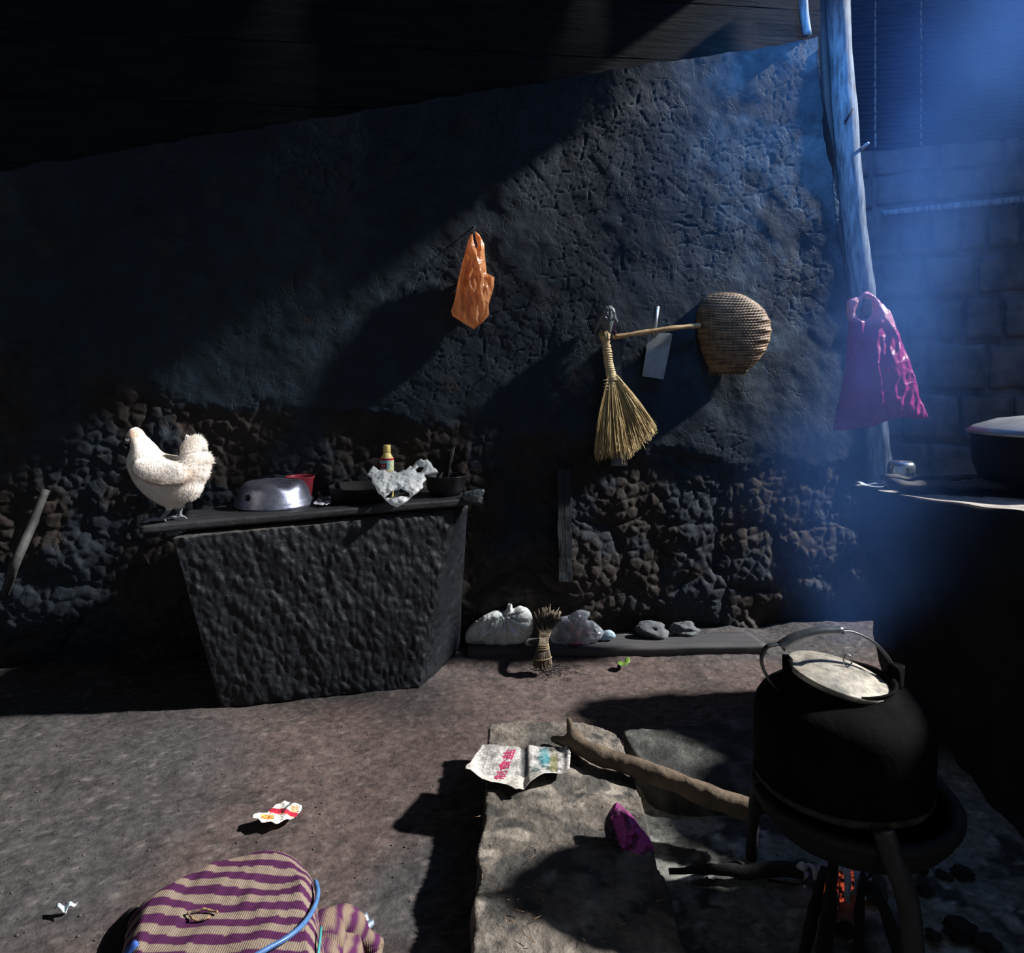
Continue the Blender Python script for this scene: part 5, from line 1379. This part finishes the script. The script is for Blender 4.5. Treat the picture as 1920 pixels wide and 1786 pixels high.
# ------------------------------------------------------------------ striped garment over a stool, foreground
def striped():
    zt = .285
    fp = [(238, 1712), (262, 1690), (300, 1668), (350, 1640), (400, 1618), (450, 1603), (500, 1592), (545, 1592), (572, 1608), (588, 1635), (592, 1670), (597, 1740), (612, 1830), (600, 1960), (520, 2080), (300, 2080), (235, 1960), (225, 1830)]
    poly = []
    for px, py in fp: p = PZ(px, py, zt); poly.append((p.x*1000, p.y*1000))
    poly = sm2(poly, 3)
    V2, Fc, bm_, H = tri2d(poly, 3.2); top = []
    V2 = V2/1000
    C = []
    def colr(x, y, z, s_):
        # bands run across the view and sag to the left
        w_ = (y*1.0-.02*x+.009*math.sin(x*13+1.2)+.004*noise.noise(Vector((x*5, y*5, 0))))+z*-.62
        f = (w_/.037) % 1.0
        purple = f < .52
        c_ = Vector((.055, .013, .048)) if purple else Vector((.19, .148, .118))
        return tuple(c_*(1+.12*noise.noise(Vector((x*60, y*60, 1)))))
    for (x, y), h in zip(V2, H):
        hh_ = h/1000; z = zt-.035+.055*min(1, (hh_/.10))**.8+.006*noise.noise(Vector((x*14, y*14, 2)))+.0025*noise.noise(Vector((x*50, y*18, 4)))
        top.append(Vector((x, y, z)))
    n = len(top); V = list(top); nxt = {}; S = set()
    for f in Fc:
        for a, b in ((f[0], f[1]), (f[1], f[2]), (f[2], f[0])): S.add((a, b))
    for a, b in S:
        if (b, a) not in S: nxt[a] = b
    s = next(iter(nxt)); loop = [s]
    while nxt[loop[-1]] != s and len(loop) < len(nxt)+2: loop.append(nxt[loop[-1]])
    FF = list(Fc); prev = loop; m = len(loop)
    for j in range(1, 15):
        cur = []
        for i in loop:
            p = top[i].copy(); c_ = Vector((-.42, 1.16, 0)); out = (p-c_); out.z = 0; out.normalize()
            p.z = zt-.035-(zt-.06)*j/14; p += out*(.014*math.sin(min(1, j/3)*math.pi*.5)+.008*math.sin(math.atan2(out.y, out.x)*9+j*.15)*j/14)
            cur.append(len(V)); V.append(p)
        for i in range(m): FF.append((prev[i], cur[i], cur[(i+1) % m], prev[(i+1) % m]))
        prev = cur
    C = [colr(v[0], v[1], v[2], 0) for v in V]
    M_knit = bpy.data.materials.new('striped_knit'); M_knit.use_nodes = True; nt = M_knit.node_tree; b = nt.nodes['Principled BSDF']; b.inputs['Roughness'].default_value = .9; b.inputs['Specular IOR Level'].default_value = .1
    at = nt.nodes.new('ShaderNodeAttribute'); at.attribute_name = 'Col'; nt.links.new(at.outputs['Color'], b.inputs['Base Color'])
    tc = nt.nodes.new('ShaderNodeTexCoord'); wv = nt.nodes.new('ShaderNodeTexWave'); wv.inputs['Scale'].default_value = 85; wv.inputs['Distortion'].default_value = 1.2; wv.inputs['Detail'].default_value = 2
    nt.links.new(tc.outputs['Object'], wv.inputs['Vector']); bp = nt.nodes.new('ShaderNodeBump'); bp.inputs['Strength'].default_value = .45; bp.inputs['Distance'].default_value = .0016
    nt.links.new(wv.outputs['Fac'], bp.inputs['Height']); nt.links.new(bp.outputs[0], b.inputs['Normal'])
    r = thing('striped_sweater', 'purple and beige striped knitted sweater draped over a low stool in the foreground', 'sweater', Vector((-.42, 1.16, 0)))
    obj('knit_body', mesh('knit', V, FF, M_knit, col=C), r)
    # moth hole
    c_ = PZ(378, 1714, zt+.0225); parts = []
    pts = [c_+Vector((math.cos(a)*.021*(1+.25*math.sin(3*a)), math.sin(a)*.012, .001*math.sin(5*a))) for a in np.linspace(0.2, 5.9, 30)]
    v, f_ = tube(pts, [.0012+.001*abs(math.sin(i*2.1)) for i in range(30)], 6); obj('frayed_hole', mesh('hole', v, f_, mat('frayed_thread', (.45, .28, .12), (.08, .06, .05), 60)), r)
    # sleeve
    sp = smooth_path([Vector((-.335, 1.30, .20)), PZ(625, 1728, .18), PZ(665, 1752, .12), PZ(692, 1785, .07), PZ(700, 1850, .05)], 7); n = len(sp)
    v, f_ = tube(sp, [.034+.006*math.sin(i*.7) for i in range(n)], 22, squash=(1.0, .8)); v = [Vector(q)+noise.noise_vector(Vector(q)*14)*.012 for q in v]
    C2 = []
    for q in v:
        f = ((q[0]*.85-q[2]*.4)/.03) % 1; C2.append((.065, .016, .058) if f < .45 else (.17, .125, .095))
    obj('sleeve', mesh('sleeve', v, f_, M_knit, col=C2), r)
    sp = smooth_path([Vector((-.33, 1.26, .19)), PZ(610, 1775, .17), PZ(650, 1800, .12), PZ(680, 1860, .06)], 7); n = len(sp)
    v, f_ = tube(sp, [.036]*n, 20); v = [Vector(q)+noise.noise_vector(Vector(q)*16)*.014 for q in v]
    C2 = [(.065, .016, .058) if ((q[0]*.8-q[2]*.6)/.03) % 1 < .5 else (.17, .125, .095) for q in v]
    obj('sleeve', mesh('sleeve', v, f_, M_knit, col=C2), r)
    # stool under the cloth
    st = thing('low_stool', 'dark low round stool hidden beneath the striped sweater', 'stool', Vector((-.42, 1.16, 0)))
    v, f_ = lathe([(.12, .19), (.135, .195), (.135, .215), (.12, .22), (0, .22)], Vector((-.42, 1.14, 0)), 32); obj('seat', mesh('seat', v, f_, M_wood_dark), st)
    for a in (.8, 2.4, 3.9, 5.5):
        v, f_ = tube([Vector((-.42+math.cos(a)*.1, 1.14+math.sin(a)*.1, .2)), Vector((-.42+math.cos(a)*.12, 1.14+math.sin(a)*.12, -.005))], .014, 10); obj('leg', mesh('leg', v, f_, M_wood_dark), st)
    # cords
    p = smooth_path([PZ(592, 1652, zt+.004), PZ(596, 1672, zt+.004), PZ(590, 1698, zt+.010), PZ(570, 1730, zt+.024), PZ(540, 1756, zt+.028), PZ(505, 1776, zt+.030), PZ(470, 1796, zt+.030), PZ(425, 1825, zt+.028), PZ(380, 1880, zt+.026)], 7)
    v, f_ = tube(p, .0042, 8); obj('drawstring', mesh('cord', v, f_, mat('blue_plastic_cord', (.07, .16, .34), (.04, .10, .24), 30, .35)), r)['label'] = 'blue cord'
    p = smooth_path([PZ(602, 1738, zt+.006), PZ(600, 1760, zt+.008), PZ(596, 1790, zt+.008)], 5)
    v, f_ = tube(p, .0022, 6); obj('drawstring', mesh('cord', v, f_, mat('teal_plastic_cord', (.06, .30, .30), (.04, .22, .22), 30, .35)), r)['label'] = 'thin teal cord'
    # black pouch at left and blue tub
    v, f_, _, _ = bag([(180, 1800), (190, 1762), (206, 1738), (228, 1716), (250, 1700), (268, 1720), (275, 1790), (270, 1850), (190, 1850)], 1.30, 3.5, .6, .01, 12, 51)
    tag(obj('black_cloth', mesh('cloth', v, f_, mat('black_fabric', (.008, .008, .010), (.005, .005, .006), 20, .9))), 'black cloth bundle sticking out left of the striped sweater', 'cloth')
    v, f_, _, _ = bag([(226, 1800), (238, 1776), (252, 1762), (262, 1775), (262, 1830), (230, 1830)], 1.17, 3, .5, .004, 20, 52)
    tag(obj('blue_cloth', mesh('cloth', v, f_, mat('blue_fabric', (.03, .09, .35), (.02, .06, .24), 20, .7))), 'bright blue cloth scrap between the black bundle and the sweater', 'cloth')
striped()
# scraps
v, f_, _ = sheet([(100, 1707), (108, 1702), (124, 1700), (146, 1696), (138, 1704), (128, 1708), (124, 1717), (116, 1712)], .004, 2.5, lambda x, y: .008+.004*math.sin(x*.3))
tag(obj('paper_scrap', mesh('scrap', v, f_, mat('pale_blue_scrap', (.50, .58, .62), (.34, .42, .46), 30))), 'small pale torn scrap on the floor near the lower left corner', 'scrap')
v, f_, _ = sheet([(652, 1728), (664, 1720), (680, 1718), (700, 1735), (702, 1742), (690, 1752), (676, 1748), (660, 1738)], .004, 2.5, lambda x, y: .012+.006*math.sin(x*.2+y*.3))
tag(obj('plastic_scrap', mesh('scrap', v, f_, mat('clear_scrap', (.16, .22, .28), (.08, .11, .15), 30, .2, spec=.7))), 'crumpled clear bluish plastic scrap on the floor beside the sweater sleeve', 'scrap')

# ------------------------------------------------------------------ smoke (volume)
def smoke():
    m = bpy.data.materials.new('blue_wood_smoke'); m.use_nodes = True; m.cycles.volume_step_rate = 2.5; nt = m.node_tree; N = nt.nodes; L = nt.links
    N.remove(N['Principled BSDF']); out = N['Material Output']
    vs = N.new('ShaderNodeVolumeScatter'); vs.inputs['Color'].default_value = (.13, .34, 1, 1); vs.inputs['Anisotropy'].default_value = 0
    va = N.new('ShaderNodeVolumeAbsorption'); va.inputs['Color'].default_value = (.13, .34, 1, 1)
    ad = N.new('ShaderNodeAddShader'); L.new(vs.outputs[0], ad.inputs[0]); L.new(va.outputs[0], ad.inputs[1]); L.new(ad.outputs[0], out.inputs['Volume'])
    tc = N.new('ShaderNodeTexCoord'); sp = N.new('ShaderNodeSeparateXYZ'); L.new(tc.outputs['Object'], sp.inputs[0])
    def mth(op, a, b=None, c=None):
        n = N.new('ShaderNodeMath'); n.operation = op
        for i, v in enumerate((a, b, c)):
            if v is None: continue
            if isinstance(v, (int, float)): n.inputs[i].default_value = v
            else: L.new(v, n.inputs[i])
        return n.outputs[0]
    def curve(z, pts):
        # piecewise-linear through map ranges using a float curve
        n = N.new('ShaderNodeFloatCurve'); cm = n.mapping.curves[0]
        while len(cm.points) > 2: cm.points.remove(cm.points[1])
        cm.points[0].location = pts[0]; cm.points[1].location = pts[-1]
        for p in pts[1:-1]: cm.points.new(*p)
        n.mapping.update(); L.new(z, n.inputs['Value']); return n.outputs[0]
    x, y, z = sp.outputs
    zn = mth('DIVIDE', z, 4.0)
    # centre line (metres/4) of the rising plume; the box's object origin is the world origin
    xc = mth('MULTIPLY', curve(zn, [(0, .17), (.155, .19), (.21, .225), (.30, .315), (.46, .41), (.69, .52), (.85, .60), (1, .66)]), 4.0)
    yc = mth('MULTIPLY', curve(zn, [(0, .40), (.155, .425), (.21, .50), (.30, .65), (.46, .75), (.69, .775), (1, .78)]), 4.0)
    rr = curve(zn, [(0, .04), (.15, .06), (.18, .12), (.22, .17), (.30, .19), (.46, .20), (.69, .27), (1, .38)])
    dx = mth('SUBTRACT', x, xc); dy = mth('SUBTRACT', y, yc)
    d2 = mth('ADD', mth('MULTIPLY', dx, dx), mth('MULTIPLY', dy, dy))
    g = mth('EXPONENT', mth('MULTIPLY', mth('DIVIDE', d2, mth('MULTIPLY', rr, rr)), -1.0))
    nz = N.new('ShaderNodeTexNoise'); nz.inputs['Scale'].default_value = 2.2; nz.inputs['Detail'].default_value = 3; L.new(tc.outputs['Object'], nz.inputs['Vector'])
    nn = N.new('ShaderNodeMapRange'); nn.inputs['From Min'].default_value = .35; nn.inputs['From Max'].default_value = .65; nn.inputs['To Min'].default_value = .35; L.new(nz.outputs['Fac'], nn.inputs['Value'])
    dens = mth('MULTIPLY', mth('MULTIPLY', g, nn.outputs[0]), SMOKE_D)
    xf = N.new('ShaderNodeMapRange'); xf.inputs['From Min'].default_value = .7; xf.inputs['From Max'].default_value = 2.0; L.new(x, xf.inputs['Value'])
    dens = mth('MULTIPLY_ADD', mth('MULTIPLY', mth('MULTIPLY', nn.outputs[0], xf.outputs[0]), curve(zn, [(0, 0), (.2, .02), (.4, .2), (.7, 1), (1, 1)])), SMOKE_BG, dens)
    L.new(dens, vs.inputs['Density']); L.new(dens, va.inputs['Density'])
    v, f_ = box(.45, 3.2, 1.45, 4.3, .60, 3.6, nu=1, nv=1, nw=1)
    o = obj('wood_smoke', mesh('smoke', v, f_, m, smooth=False), loc=(0, 0, 0))
    tag(o, 'thin blue wood smoke rising from the kettle towards the upper right', 'smoke', kind='stuff')
SMOKE_D, SMOKE_BG = 1.6, .055
smoke()
